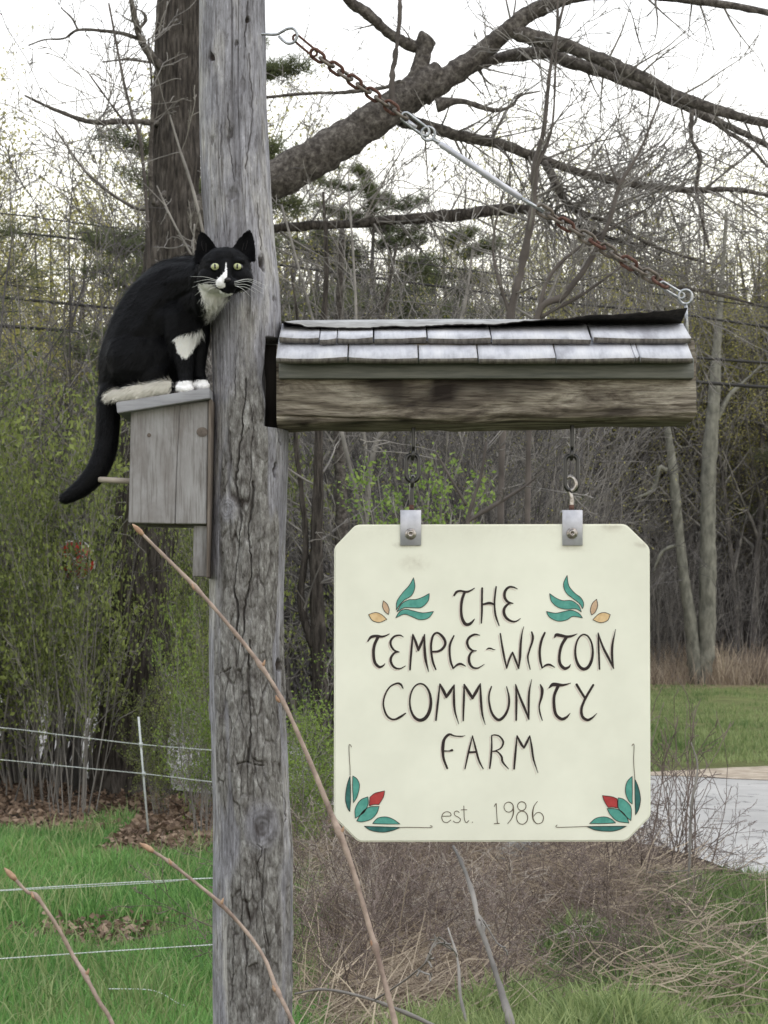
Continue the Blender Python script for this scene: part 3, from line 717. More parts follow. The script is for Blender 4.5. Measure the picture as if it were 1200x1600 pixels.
word(690, 890, 8.571, [
 ('T', [[(168,345,22),(200,300,28),(250,285,24),(330,298,26),(390,280,20),(440,248,10)], [(310,300,30),(275,400,32),(262,520,30),(272,640,34),(310,720,38),(355,735,36),(400,710,28),(440,662,10)]]),
 ('H', [[(543,250,24),(540,400,24),(540,560,24),(532,715,16)], [(730,230,18),(712,370,22),(708,480,22),(725,620,24),(770,750,12)], [(555,465,22),(640,448,30),(705,465,20)]]),
 ('E', [[(1015,258,8),(960,235,20),(900,235,26),(850,290,32),(845,370,32),(885,430,28),(955,452,12)], [(950,452,10),(900,455,22),(845,510,32),(835,580,34),(870,650,32),(940,692,24),(1000,690,16),(1055,655,8)]])])
word(570, 980, 6.0, [
 ('T', [[(28,132,10),(60,92,22),(110,82,22),(160,88,18),(200,78,12),(230,62,6)], [(125,90,24),(90,170,24),(82,250,24),(95,330,24),(135,372,22),(170,362,14),(188,342,6)]]),
 ('E', [[(362,92,5),(330,75,12),(280,85,16),(245,125,18),(245,170,18),(275,215,16),(322,232,8)], [(318,234,6),(280,240,16),(246,285,20),(248,335,20),(280,378,18),(330,388,12),(382,362,5)]]),
 ('M', [[(450,68,12),(440,180,18),(430,300,18),(424,398,14)], [(452,75,14),(478,140,22),(502,215,18)], [(502,215,18),(530,150,22),(560,70,10)], [(560,68,10),(560,180,20),(570,300,22),(598,415,6)]]),
 ('P', [[(665,395,12),(640,330,18),(625,250,18),(622,160,18),(640,80,18),(680,52,16),(730,90,22),(755,145,22),(735,195,22),(690,225,20),(635,230,16)]]),
 ('L', [[(835,80,12),(800,160,18),(795,240,18),(805,320,18),(828,385,14)], [(828,385,10),(870,350,18),(905,345,18),(945,365,6)]]),
 ('E', [[(1078,75,6),(1030,68,16),(980,95,20),(960,140,20),(975,190,20),(1010,218,16),(1045,220,8)], [(1040,222,8),(1010,225,14),(980,270,20),(980,330,22),(1010,375,18),(1060,382,12),(1120,348,5)]]),
 ('-', [[(1140,210,5),(1160,198,12),(1185,200,12),(1205,209,8),(1222,210,3)]])])
word(770, 980, 6.0, [
 ('W', [[(70,60,12),(85,160,16),(105,270,18),(130,385,10)], [(130,385,10),(155,300,16),(185,235,12)], [(185,235,12),(210,300,18),(242,385,12)], [(242,385,10),(255,280,20),(262,150,18),(275,50,10),(290,-5,4)]]),
 ('I', [[(365,45,12),(375,90,20),(368,140,18),(342,220,14),(328,290,14),(350,395,8)]]),
 ('L', [[(487,52,16),(455,130,20),(440,220,20),(445,310,20),(462,382,12)], [(462,382,8),(500,355,16),(535,352,18),(580,375,6)]]),
 ('T', [[(578,98,8),(595,72,26),(640,78,26),(690,88,22),(740,82,18),(790,62,5)], [(690,92,26),(645,170,24),(625,260,22),(630,340,24),(670,385,26),(710,375,18),(728,350,6)]]),
 ('O', ['c', ell(855, 230, 82, 162, 13, 27, 1.5)]),
 ('N', [[(988,55,10),(990,150,16),(995,270,16),(1000,392,14)], [(988,60,10),(1030,180,18),(1085,290,20),(1132,385,10)], [(1132,385,8),(1118,280,20),(1122,160,18),(1150,20,4)]])])
word(590, 1055, 6.667, [
 ('C', [[(265,135,10),(240,95,20),(200,85,16),(130,120,14),(80,200,14),(60,300,16),(85,400,18),(130,450,18),(180,460,18),(235,435,22),(290,397,12)]]),
 ('O', ['c', ell(445, 278, 110, 190, 14, 32, 1.0)]),
 ('M', [[(648,90,10),(635,220,18),(620,350,20),(608,468,16)], [(650,95,16),(685,160,28),(716,225,24)], [(716,225,24),(755,170,28),(798,100,10)], [(798,100,10),(795,230,22),(805,370,18),(845,508,4)]]),
 ('M', [[(900,95,10),(900,220,20),(895,350,18),(892,472,14)], [(902,98,16),(945,170,28),(988,238,24)], [(988,238,24),(1030,165,28),(1070,88,10)], [(1070,88,10),(1075,230,22),(1090,400,18),(1122,515,4)]])])
word(760, 1055, 6.667, [
 ('U', [[(52,118,12),(28,200,16),(30,290,18),(60,400,22),(125,465,26),(190,420,24),(230,330,20),(235,230,18),(210,118,8)]]),
 ('N', [[(303,95,8),(312,220,20),(312,340,20),(310,468,16)], [(305,100,12),(350,230,20),(400,350,22),(442,458,12)], [(442,458,12),(440,330,20),(445,180,18),(470,45,4)]]),
 ('I', [[(562,98,12),(580,150,28),(575,220,24),(550,320,14),(560,400,14),(582,470,8)]]),
 ('T', [[(652,132,10),(690,98,32),(740,98,32),(800,102,22),(878,82,4)], [(750,105,30),(708,210,26),(705,320,28),(725,410,28),(780,455,28),(830,440,22),(872,395,4)]]),
 ('Y', [[(940,98,24),(980,165,22),(1028,240,22)], [(1112,102,20),(1060,190,22),(1020,265,22),(990,350,24),(1000,430,26),(1050,465,26),(1100,445,18),(1150,398,4)]])])
word(680, 1140, 6.667, [
 ('F', [[(310,62,4),(270,70,12),(200,65,12),(145,50,22),(95,100,26),(80,180,30),(80,240,26),(90,310,22),(125,402,18)], [(95,222,14),(140,222,10),(175,215,24)]]),
 ('A', [[(388,65,8),(360,180,16),(335,290,16),(310,408,10)], [(388,65,10),(420,190,18),(455,320,18),(500,408,8)], [(355,235,18),(425,232,18)]]),
 ('R', [[(588,60,10),(588,180,16),(580,300,18),(568,402,14)], [(585,62,8),(620,55,12),(670,70,14),(708,125,18),(690,185,14),(640,215,10),(600,225,10)], [(600,225,8),(650,232,12),(690,280,18),(705,340,18),(765,410,6)]]),
 ('M', [[(852,62,10),(840,200,18),(830,310,20),(822,408,16)], [(855,68,12),(890,140,24),(924,190,16)], [(924,190,16),(955,130,22),(985,62,8)], [(985,62,8),(1005,180,18),(1025,310,16),(1070,450,4)]])])
for ox, oy, sc, nm, st in LET:
    mb = MB(); closed = st[0] == 'c'; st2 = st[1:] if closed else st
    cv_ = [[((x / sc + ox), (y / sc + oy), w / sc) for x, y, w in q] for q in st2]
    for k, q in enumerate(cv_): ribbon(mb, q, closed, .0008 + .00012 * k, 10, wk=1.12, wmin=.9)
    o = part('letter', mb.mesh('letter', [M['ink']]), sign)
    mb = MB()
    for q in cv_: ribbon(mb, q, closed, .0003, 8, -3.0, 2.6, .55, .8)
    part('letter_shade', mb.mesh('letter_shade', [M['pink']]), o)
th_ = 7.5
def thin(ox, oy, sc, strokes, closed=(), mat='inkthin'):
    mb = MB()
    for k, q in enumerate(strokes):
        q = [((p[0]) / sc + ox, p[1] / sc + oy, (p[2] if len(p) > 2 else th_) / sc) for p in q]
        ribbon(mb, q, k in closed, .0008 + .0001 * k, 8, wmin=.7)
    part('letter', mb.mesh('letter', [M[mat]]), sign)
g = (680, 1240, 6.667)
thin(*g, [[(72,235),(120,234),(162,230),(155,198),(115,188),(80,210),(68,250),(85,290),(125,300),(162,275)]])
thin(*g, [[(250,195),(225,180),(200,195),(205,225),(240,245),(264,270),(245,298),(210,300),(188,285)]])
thin(*g, [[(298,128),(300,200),(305,270),(325,302),(350,280)], [(270,168),(330,168)]])
thin(*g, [ell(388, 297, 2.5, 2.5, 5, 5)], (0,))
thin(*g, [[(615,132),(632,103)], [(635,103),(640,200),(648,312)], [(615,312),(668,309)]])
thin(*g, [ell(765,140,48,52,7,10), [(812,125,10),(814,200,12),(795,260,9),(755,312,6)]], (0,))
thin(*g, [ell(902,130,44,46,8,9), ell(905,250,58,68,8,9)], (0, 1))
thin(*g, [[(1065,80,5),(1030,130,8),(1015,200,14),(1022,270,12),(1060,312,8),(1110,300,8),(1128,250,9),(1105,205,8),(1060,198,7),(1025,235,6)]])

def leaf_art(ox, oy, sc, outline, mat, line=3.2, sharp=()):
    """outline: list of points; filled polygon with a thin black contour"""
    segs = []; 
    P = np.array([(x / sc + ox, y / sc + oy) for x, y in outline])
    sh = sorted(sharp); m = len(P)
    if not sh: Cc = crom(P, 6, True)
    else:
        Cc = []
        for a, b_ in zip(sh, sh[1:] + [sh[0] + m]):
            seg = P[[k % m for k in range(a, b_ + 1)]]
            Cc.append(crom(seg, 6)[:-1] if len(seg) > 2 else seg[:1])
        Cc = np.vstack(Cc)
    bm = bmesh.new(); vs = [bm.verts.new(SP(x, y, .0006)) for x, y in Cc]; f = bm.faces.new(vs)
    bmesh.ops.triangulate(bm, faces=[f]); me = bpy.data.meshes.new('painted_leaf'); bm.to_mesh(me); bm.free(); me.materials.append(M[mat])
    o = part('painted_leaf', me, sign)
    mb = MB(); ribbon(mb, [(x, y, line / sc * 1.3) for x, y in Cc], True, .001, 1); part('outline', mb.mesh('outline', [M['ink']]), o)
UL = (510, 800, 4.444); UR = (760, 800, 4.444); LL = (510, 1050, 4.444); LR = (760, 1050, 4.444)
leaf_art(*UL, [(485,682),(490,620),(530,560),(575,510),(605,455),(615,520),(592,578),(540,612),(505,650)], 'teal', sharp=(0, 4))
leaf_art(*UL, [(488,695),(520,640),(570,610),(620,607),(670,590),(715,565),(706,618),(660,662),(600,665),(540,665)], 'teal', sharp=(0, 5))
leaf_art(*UL, [(480,735),(510,690),(550,675),(600,685),(670,700),(745,690),(710,735),(650,748),(590,725),(540,710)], 'teal', sharp=(0, 5))
leaf_art(*UL, [(395,615),(390,655),(405,690),(430,712),(436,678),(422,640)], 'tan', sharp=(0, 3))
leaf_art(*UL, [(292,712),(340,698),(380,710),(420,745),(370,766),(320,753)], 'gold', sharp=(0, 3))
leaf_art(*UR, [(560,438),(535,500),(553,560),(600,600),(645,635),(668,672),(675,635),(655,595),(610,560),(572,510)], 'teal', sharp=(0, 5))
leaf_art(*UR, [(438,565),(480,595),(530,615),(590,615),(640,650),(660,695),(620,672),(560,675),(500,663),(452,622)], 'teal', sharp=(0, 5))
leaf_art(*UR, [(415,690),(480,702),(540,690),(590,682),(640,702),(668,735),(600,725),(560,748),(500,758),(440,732)], 'teal', sharp=(0, 5))
leaf_art(*UR, [(765,605),(735,635),(722,680),(730,715),(755,695),(772,650)], 'tan', sharp=(0, 3))
leaf_art(*UR, [(860,712),(820,698),(780,708),(738,748),(790,768),(840,753)], 'gold', sharp=(0, 3))
leaf_art(*LL, [(165,718),(142,790),(132,880),(145,940),(163,970),(168,900),(168,800)], 'tealdark', sharp=(0, 4))
leaf_art(*LL, [(183,720),(215,745),(230,790),(215,860),(188,908),(182,800)], 'teal', sharp=(0, 4))
leaf_art(*LL, [(200,1015),(200,950),(235,890),(288,865),(290,915),(265,970),(225,1000)], 'teal', sharp=(0, 3))
leaf_art(*LL, [(210,1035),(250,970),(300,937),(367,932),(350,980),(310,1022),(250,1040)], 'teal', sharp=(0, 3))
leaf_art(*LL, [(405,825),(340,840),(302,868),(297,930),(330,920),(365,920),(395,870)], 'red', sharp=(0, 2, 3, 5))
leaf_art(*LL, [(320,1052),(355,1015),(410,1005),(460,1020),(512,1055),(410,1055)], 'teal', sharp=(0, 4))
leaf_art(*LL, [(262,1070),(390,1074),(515,1078),(460,1100),(390,1112),(310,1100)], 'tealdark', sharp=(0, 2))
leaf_art(*LR, [(1012,722),(975,765),(965,830),(985,890),(1012,918),(1013,820)], 'teal', sharp=(0, 4))
leaf_art(*LR, [(1030,740),(1055,800),(1070,880),(1058,950),(1035,992),(1031,860)], 'tealdark', sharp=(0, 4))
leaf_art(*LR, [(915,872),(955,885),(1000,930),(1007,980),(1003,1033),(950,985),(915,940)], 'teal', sharp=(0, 4))
leaf_art(*LR, [(837,947),(890,948),(940,968),(975,1010),(990,1048),(910,1035),(860,990)], 'teal', sharp=(0, 4))
leaf_art(*LR, [(805,857),(870,865),(908,880),(912,945),(880,938),(845,940),(820,900)], 'red', sharp=(0, 2, 3, 5))
leaf_art(*LR, [(715,1052),(760,1015),(820,1005),(865,1020),(898,1048),(800,1052)], 'teal', sharp=(0, 4))
leaf_art(*LR, [(695,1072),(830,1070),(972,1070),(920,1095),(860,1106),(760,1098)], 'tealdark', sharp=(0, 2))
def stem_art(cfg, pts):
    ox, oy, sc = cfg; mb = MB(); ribbon(mb, [(x / sc + ox, y / sc + oy, 4.5 / sc) for x, y in pts], False, .0012, 8, wmin=.9)
    part('painted_stem', mb.mesh('painted_stem', [M['inkthin']]), sign)
stem_art(LL, [(174,520),(166,505),(157,515),(160,600),(164,660),(165,715)])
stem_art(LL, [(515,1078),(600,1078),(700,1080),(730,1078),(733,1070),(722,1066)])
stem_art(LR, [(1010,512),(1018,500),(1025,515),(1022,620),(1030,740)])
stem_art(LR, [(700,1072),(600,1075),(500,1078),(482,1072),(490,1062)])
# brackets and bolts
for bx, bolt in (((625.5, 658), (641.5, 834.5)), ((878.5, 910), (893.5, 833.5))):
    tilt = .6
    b = MB()
    x0, x1 = xw(bx[0], YS), xw(bx[1], YS)
    b.box(x0, x1, YS - .0035, YS - .0008, zw(852.5, YS), zw(797, YS))
    br = part('bracket', bevel_mesh('bracket', b, M['alu'], .0006), sign)
    b = MB().box(x0, x1, YS - .0008, YS + .030, zw(799.5, YS), zw(797, YS)); part('bracket_flange', bevel_mesh('bracket_flange', b, M['alu'], .0004), br)
    P = [SP(*bolt, k) for k in (.003, .0046, .0046, .0052)]
    cc_ = np.array([P[0], P[1]])
    mb = MB()
    rr = [(.0035, .0108), (.0048, .0108), (.0058, .0090), (.0062, .0068), (.0100, .0064), (.0112, .0045), (.0104, .0026), (.0090, .0024), (.0086, 0.0002)]
    V = []; k = 20
    for off, r_ in rr:
        for t in range(k):
            a_ = t / k * 2 * math.pi; p = SP(*bolt, off); V.append((p[0] + r_ * math.cos(a_), p[1], p[2] + r_ * math.sin(a_)))
    Q = [(i * k + j, i * k + (j + 1) % k, (i + 1) * k + (j + 1) % k, (i + 1) * k + j) for i in range(len(rr) - 1) for j in range(k)]
    mb.add(V, [Q]); part('bolt', mb.mesh('bolt', [M['bolt']], True), br)
# hangers
def hanger(px, label, turned):
    hg = thing('sign_hanger', label, 'hanger', tuple(W(px, 735, 3.0)), 'steel hangers between the arm and the sign')
    Yh = 3.0
    eye1 = np.array([W(px + x, y, Yh + d) for x, y, d in [(1, 655, 0), (1, 690, 0), (1, 700, .001), (1, 706, .006), (.6, 713, .008), (0, 717, .002), (0, 714, -.006), (.5, 707, -.007), (1, 701, -.003)]])
    part('upper_eye', MB().tube(crom(eye1, 5), .0042, 8).mesh('upper_eye', [M['darksteel']], True), hg)
    c = W(px - .5 + (0 if not turned else .5), 731 if not turned else 739, Yh); L = (.026 if not turned else .034)
    part('oval_link', MB().tube(link_path(c, np.array([0, 0, 1.]), np.array([1, 0, 0.]), L, .0118), .0042, 10, True).mesh('oval_link', [M['darksteel']], True), hg)
    if turned:
        e2 = [(0, 797, 0), (0, 778, 0), (-4, 768, .001), (-9, 757, .002), (-9, 750, .003), (-3, 745, .001), (4, 748, -.003), (7, 757, -.004), (4, 764, -.003), (-1, 767, -.002)]
    else:
        e2 = [(-2, 797, 0), (-1.5, 770, 0), (-1, 762, .001), (0, 757, .006), (0, 750, .009), (0, 745, .003), (0, 747, -.006), (-.5, 754, -.008), (-1, 761, -.004)]
    part('screw_eye', MB().tube(crom(np.array([W(px + x, y, Yh + d) for x, y, d in e2]), 5), .0038, 8).mesh('screw_eye', [M['darksteel'] if not turned else M['bolt']], True), hg)
    part('nut', MB().tube([W(px + (-2 if not turned else 0), 789, Yh), W(px + (-2 if not turned else 0), 796.6, Yh)], .0052, 6).mesh('nut', [M['rust']]), hg)
hanger(645, 'left steel hanger with a narrow oval link over the bright bush', False)
hanger(893, 'right steel hanger with its lower eye twisted sideways and shiny', True)

# ------------------------------------------------------------------ birdhouse
YB = 2.93
bird = thing('birdhouse', 'weathered grey wooden birdhouse fixed on the left of the post', 'birdhouse', tuple(W(265, 820, 3.0)))
DB = 0.135     # depth of the box away from the camera
def prism(pxs, y0, y1, name, mat, bev=.0012, Yp=None):
    Yp = Yp or y0; bm = bmesh.new(); vs = [bm.verts.new(W(x, y, Yp) * [1, 0, 1] + [0, y0, 0]) for x, y in pxs]; f = bm.faces.new(vs)
    r = bmesh.ops.extrude_face_region(bm, geom=[f]); bmesh.ops.translate(bm, verts=[v for v in r['geom'] if isinstance(v, bmesh.types.BMVert)], vec=(0, y1 - y0, 0))
    bmesh.ops.recalc_face_normals(bm, faces=bm.faces)
    if bev: bmesh.ops.bevel(bm, geom=list(bm.edges), offset=bev, segments=2, affect='EDGES')
    me = bpy.data.meshes.new(name); bm.to_mesh(me); bm.free(); me.materials.append(mat); return me
# two side boards with an open joint between them
j = [(272, 633), (274, 700), (271.5, 760), (273, 818)]
part('side_board', prism([(204.5, 641.5), (282.6, 631.9), (281, 680), (279.5, 735), (274.5, 780), (273, 818), (200.5, 816.5)][:1] + [(281.5, 632), (278, 690), (275, 750), (273, 818.2), (200.5, 816.5)], YB, YB + .018, 'side_board', M['bird']), bird)
part('side_board', prism([(281.7, 631.9), (325.5, 626.5), (322.5, 818.5), (273.9, 818.2), (275.4, 750), (278.2, 690)], YB + .0004, YB + .018, 'side_board', M['bird']), bird)
part('side_board', prism([(204.5, 641.5), (325.5, 626.5), (322.5, 818.5), (200.5, 816.5)], YB + DB - .018, YB + DB, 'side_board', M['bird'], Yp=YB), bird)
part('front_board', prism([(205, 642), (220, 640), (217, 817), (201, 816)], YB + .0185, YB + DB - .0185, 'front_board', M['bird'], Yp=YB), bird)
part('floor_board', prism([(218, 800), (322, 801), (321.5, 815), (218, 814)], YB + .0185, YB + DB - .0185, 'floor_board', M['birdedge'], Yp=YB), bird)
part('back_board', prism([(326.2, 625), (332, 624), (328, 822), (325, 903), (322.8, 903), (323.3, 822)], YB - .004, YB + DB + .004, 'back_board', M['birdedge'], Yp=YB), bird)
part('roof_board', prism([(181, 628.5), (327.5, 605.5), (327.8, 622), (183, 645.5)], YB - .020, YB + DB + .022, 'roof_board', M['birdroof'], Yp=YB - .02), bird)
part('mounting_board', prism([(301, 821), (322.6, 821), (322.2, 901), (299.5, 900)], YB + .014, YB + .036, 'mounting_board', M['bird'], Yp=YB), bird)
part('perch', MB().tube([W(215, 752, YB + .035), W(176, 750.5, YB + .035), W(154, 749, YB + .035)], .0056, 12).mesh('perch', [M['cane']], True), bird)
# knots in the side, slightly proud
for kx, ky, rx_, ry_ in ((233, 680, 3.2, 3.2), (316, 675, 9, 7.5)):
    V = [W(kx + rx_ * math.cos(t), ky + ry_ * math.sin(t), YB) + [0, -.0008, 0] for t in np.linspace(0, 2 * math.pi, 18, endpoint=False)] + [W(kx, ky, YB) + [0, -.0015, 0]]
    part('knot', MB().add(V, [[(i, (i + 1) % 18, 18) for i in range(18)]]).mesh('knot', [M['knot']], True), bird)
# ------------------------------------------------------------------ the cat
YCAT = 2.99
def cat():
    root = thing('cat', 'black and white tuxedo cat crouched on the birdhouse roof, staring at the camera', 'cat', tuple(W(255, 612, YCAT)))
    bm = bmesh.new()
    def ball(x, y, d, r, sx_=1, sy_=1, sz_=1, rot=0):
        Y = YCAT + d; c = W(x, y, Y); R = r * Y / F
        mtx = Matrix.Translation(c) @ Matrix.Rotation(rot, 4, 'Y') @ Matrix.Diagonal((R * sx_, R * sy_, R * sz_, 1))
        bmesh.ops.create_icosphere(bm, subdivisions=2, radius=1, matrix=mtx)
    def chain(pts, n=7):
        for x, y, d, r in crom(np.array(pts, float), n): ball(x, y, d, r)
    # torso: a hunched back from rump to shoulders
    chain([(186, 592, .01, 31), (206, 560, .005, 50), (224, 528, 0, 58), (246, 492, 0, 60), (268, 463, -.01, 54), (290, 447, -.03, 46), (312, 438, -.065, 37), (332, 432, -.095, 33)], 9)
    chain([(262, 500, -.005, 56), (286, 490, -.015, 44), (301, 478, -.04, 34), (325, 458, -.085, 27), (338, 446, -.105, 24)], 7)     # chest and throat
    chain([(236, 554, -.005, 54), (258, 566, 0, 42), (278, 548, 0, 38)], 5)                                                          # belly
    ball(214, 556, -.035, 48, 1, .72, 1.02); ball(214, 556, .04, 48, 1, .72, 1.02)                                                     # haunches
    ball(232, 578, -.045, 27, 1.2, .6, .95)
    # hind feet along the roof board
    chain([(172, 619, -.058, 6), (186, 617, -.06, 10), (206, 612, -.064, 13), (226, 611, -.064, 10), (246, 606, -.066, 11), (263, 604, -.066, 9)], 6)
    chain([(195, 612, .05, 10), (230, 608, .05, 10), (262, 604, .05, 9)], 5)
    # forelegs
    chain([(284, 495, -.045, 33), (284, 525, -.05, 27), (286, 555, -.052, 19), (289, 580, -.054, 13.5), (290, 594, -.057, 11.5)], 6)
    chain([(305, 500, -.02, 25), (311, 530, -.012, 17), (310, 560, -.010, 13.5), (309, 580, -.012, 12), (312, 592, -.015, 11)], 6)
    # paws: four toes each
    for (px, py, d, s_) in ((288, 606, -.062, 1.05), (314, 601.5, -.034, 1.0)):
        ball(px, py - 4, d, 10.5 * s_, 1.15, 1.2, .85)
        for k, tx in enumerate((-10, -3.6, 3.4, 9.6)):
            ball(px + tx * s_, py + (1.2 if abs(tx) > 5 else 2.6) , d - .011 + (.003 if abs(tx) > 5 else 0), 5.4 * s_, .9, 1.25, 1.05)
    # tail
    chain([(180, 605, .0, 22), (171, 632, -.004, 19.5), (169, 660, -.006, 18.6), (167, 690, -.008, 18.4), (161, 715, -.010, 18.2), (150, 738, -.012, 17.4), (134, 757, -.014, 15.5), (117, 770, -.015, 12.5), (104, 778, -.016, 9.5)], 9)
    # head
    HX, HYp, HD = 352, 423, -.128
    ball(HX, HYp, HD, 1, 42.5, 38, 37.5)
    ball(HX - 22, HYp + 14, HD - .012, 1, 22, 25, 20); ball(HX + 22, HYp + 13, HD - .012, 1, 22, 25, 20)      # cheeks
    ball(HX, HYp - 14, HD - .006, 1, 33, 32, 22)
    chain([(352, 414, HD - .034, 11), (353, 426, HD - .042, 9.5), (354, 436, HD - .050, 8.5)], 5)               # bridge of the nose
    ball(345.5, 443.5, HD - .043, 1, 12, 12, 10); ball(362.5, 444, HD - .043, 1, 12, 12, 10)            # whisker pads
    ball(355, 453.5, HD - .036, 1, 13, 12, 8)                                                              # chin
    for ex_ in (336, 371.5): ball(ex_, 409, HD - .030, 1, 12, 9, 6)                                             # brow
    # ears: hollow cones, open to the front
    def ear(bl, tip, br, d):
        Y = YCAT + d
        A, Tp, B = W(*bl, Y), W(*tip, Y + .006), W(*br, Y)
        mid = (A + B) / 2; outer = []; inner = []
        ns, nt_ = 9, 8
        for j in range(nt_ + 1):
            t = j / nt_; ro = []; ri = []
            wl = (1 - t) ** .60 * (1 + .05 * math.sin(t * 3.1))
            for i in range(ns):
                s = i / (ns - 1) * 2 - 1
                side = (B - A) / 2 * s * wl
                bow = (1 - t * .2)
                bulge = .022 * (1 - s * s) * wl * bow
                p = mid * (1 - t) + Tp * t + side + np.array([0, bulge, 0])
                q = p - np.array([0, .0055 * (1 if abs(s) < .99 else 1) * (1 - .4 * t), 0]) 
                ro.append(tuple(p)); ri.append(tuple(q))
            outer.append([bm.verts.new(p) for p in ro]); inner.append([bm.verts.new(p) for p in ri])
        for g_, fl in ((outer, 0), (inner, 1)):
            for j in range(nt_):
                for i in range(ns - 1):
                    q = [g_[j][i], g_[j][i + 1], g_[j + 1][i + 1], g_[j + 1][i]]
                    bm.faces.new(q if fl else q[::-1])
        for j in range(nt_):
            bm.faces.new([outer[j][0], outer[j + 1][0], inner[j + 1][0], inner[j][0]])
            bm.faces.new([inner[j][-1], inner[j + 1][-1], outer[j + 1][-1], outer[j][-1]])
        for i in range(ns - 1):
            bm.faces.new([outer[0][i + 1], outer[0][i], inner[0][i], inner[0][i + 1]])
            bm.faces.new([outer[-1][i], outer[-1][i + 1], inner[-1][i + 1], inner[-1][i]])
    ear((305.5, 414), (313.5, 361), (344.5, 398), HD - .004)
    ear((359.5, 395), (391, 359), (399, 410), HD - .004)
    bmesh.ops.recalc_face_normals(bm, faces=bm.faces)
    me = bpy.data.meshes.new('cat_raw'); bm.to_mesh(me); bm.free()
    tmp = bpy.data.objects.new('cat_raw', me); COL.objects.link(tmp)
    md = tmp.modifiers.new('r', 'REMESH'); md.mode = 'VOXEL'; md.voxel_size = 0.0019
    ms = tmp.modifiers.new('s', 'SMOOTH'); ms.factor = 0.5; ms.iterations = 7
    dg = bpy.context.evaluated_depsgraph_get(); ev = tmp.evaluated_get(dg)
    body = bpy.data.meshes.new_from_object(ev); bpy.data.objects.remove(tmp)
    n = len(body.vertices); V = np.empty(n * 3, np.float32); body.vertices.foreach_get('co', V); V = V.reshape(-1, 3).astype(float)
    N = np.empty(n * 3, np.float32); body.vertices.foreach_get('normal', N); N = N.reshape(-1, 3).astype(float)
    def colour(V):
        x = 600 + V[:, 0] * F / V[:, 1]; y = HY - (V[:, 2] - H) * F / V[:, 1]; d = V[:, 1] - YCAT
        w = np.zeros(len(V)); jit = vnoise(V[:, 0] * 500, V[:, 1] * 500, V[:, 2] * 500, 200)
        jx = x + 1.6 * jit; jy = y + 1.6 * vnoise(V[:, 0] * 420, V[:, 1] * 420, V[:, 2] * 420, 201)
        def poly(P, X_, Y_):
            P = np.array(P, float); ins = np.zeros(len(X_), bool); m = len(P)
            for i in range(m):
                (xa, ya), (xb, yb) = P[i], P[(i + 1) % m]
                c = ((ya > Y_) != (yb > Y_)) & (X_ < (xb - xa) * (Y_ - ya) / (yb - ya + 1e-12) + xa); ins ^= c
            return ins
        frontc = d < .0
        w = np.where(frontc & poly([(311, 444), (322, 443), (334, 445), (345, 452), (352, 459), (366, 459), (378, 454), (376, 464), (366, 478), (352, 492), (334, 502), (326, 497), (320, 478), (314, 458)], jx, jy) & (d > -.172), 1, w)
        w = np.where(frontc & poly([(273, 535), (275, 525), (286, 522), (299, 519), (310, 511), (317, 513), (315, 524), (308, 537), (300, 548), (291, 559), (284, 558), (277, 547)], jx, jy), 1, w)
        face = d < -.158
        w = np.where(face & poly([(353, 410), (354.3, 413), (354.5, 426), (354.5, 432), (352, 436), (350, 440), (352, 447), (348, 451), (341, 450), (337, 445), (338, 438), (345, 431), (351, 425), (352.3, 416)], x + .5 * jit, y + .5 * jit), 1, w)
        w = np.where((jy > 596 - .06 * (x - 280)) & (x > 274) & (x < 330), 1, w)                         # front paws
        w = np.where((jy > np.interp(x, [160, 185, 210, 240, 268], [612, 607, 602, 597, 594])) & (x > 166) & (x < 268) & (np.abs(d) < .12) & (y < 622), 1, w)   # white hind legs
        black = np.array([.0052, .0053, .0064]); white = np.array([.88, .865, .83]); bright = np.array([.86, .85, .85])
        wc = np.where((face | (y > 585) & (x > 274))[:, None], bright, white)
        wc = np.where(((y > 585) & (x < 274))[:, None], np.array([.74, .71, .64]), wc)
        lum = 1 + .5 * vnoise(V[:, 0] * 60, V[:, 1] * 60, V[:, 2] * 60, 205)
        return black * lum[:, None] * (1 - w)[:, None] + wc * w[:, None], w
    colr, wv = colour(V)
    a = body.attributes.new('fcol', 'FLOAT_COLOR', 'POINT'); a.data.foreach_set('color', np.hstack([colr, np.ones((n, 1))]).astype(np.float32).ravel())
    body.materials.clear(); body.materials.append(M['cat'])
    body.polygons.foreach_set('use_smooth', np.ones(len(body.polygons), bool)); body.name = 'body'
    bo = part('body', body, root)
    # ---- fur strands
    body.calc_loop_triangles(); nt_ = len(body.loop_triangles); tri = np.empty(nt_ * 3, np.int32); body.loop_triangles.foreach_get('vertices', tri); tri = tri.reshape(-1, 3)
    a_, b_, c_ = V[tri[:, 0]], V[tri[:, 1]], V[tri[:, 2]]
    ar = np.linalg.norm(np.cross(b_ - a_, c_ - a_), axis=1) / 2
    r = np.random.default_rng(11)
    NS = 130000
    wgt = ar * np.where(a_[:, 1] > YCAT + .05, .35, 1.0)
    pick = r.choice(nt_, NS, p=wgt / wgt.sum())
    u, v = r.random(NS), r.random(NS); fl = u + v > 1; u[fl], v[fl] = 1 - u[fl], 1 - v[fl]
    P = a_[pick] * (1 - u - v)[:, None] + b_[pick] * u[:, None] + c_[pick] * v[:, None]
    Nn = N[tri[pick, 0]]; Nn /= np.linalg.norm(Nn, axis=1)[:, None] + 1e-9
    x = 600 + P[:, 0] * F / P[:, 1]; y = HY - (P[:, 2] - H) * F / P[:, 1]; d = P[:, 1] - YCAT
    head = (d < -.10) & (x > 306) & (y < 462) & (x < 400)
    tail = (y > 628) & (x < 200)
    # lay of the coat, away from the nose along the body
    flow = np.stack([-np.ones(NS) * .65, np.zeros(NS), -np.ones(NS) * .75], 1)
    hc = P - W(354, 437, YCAT - .185); hc /= np.linalg.norm(hc, axis=1)[:, None]
    flow[head] = hc[head]
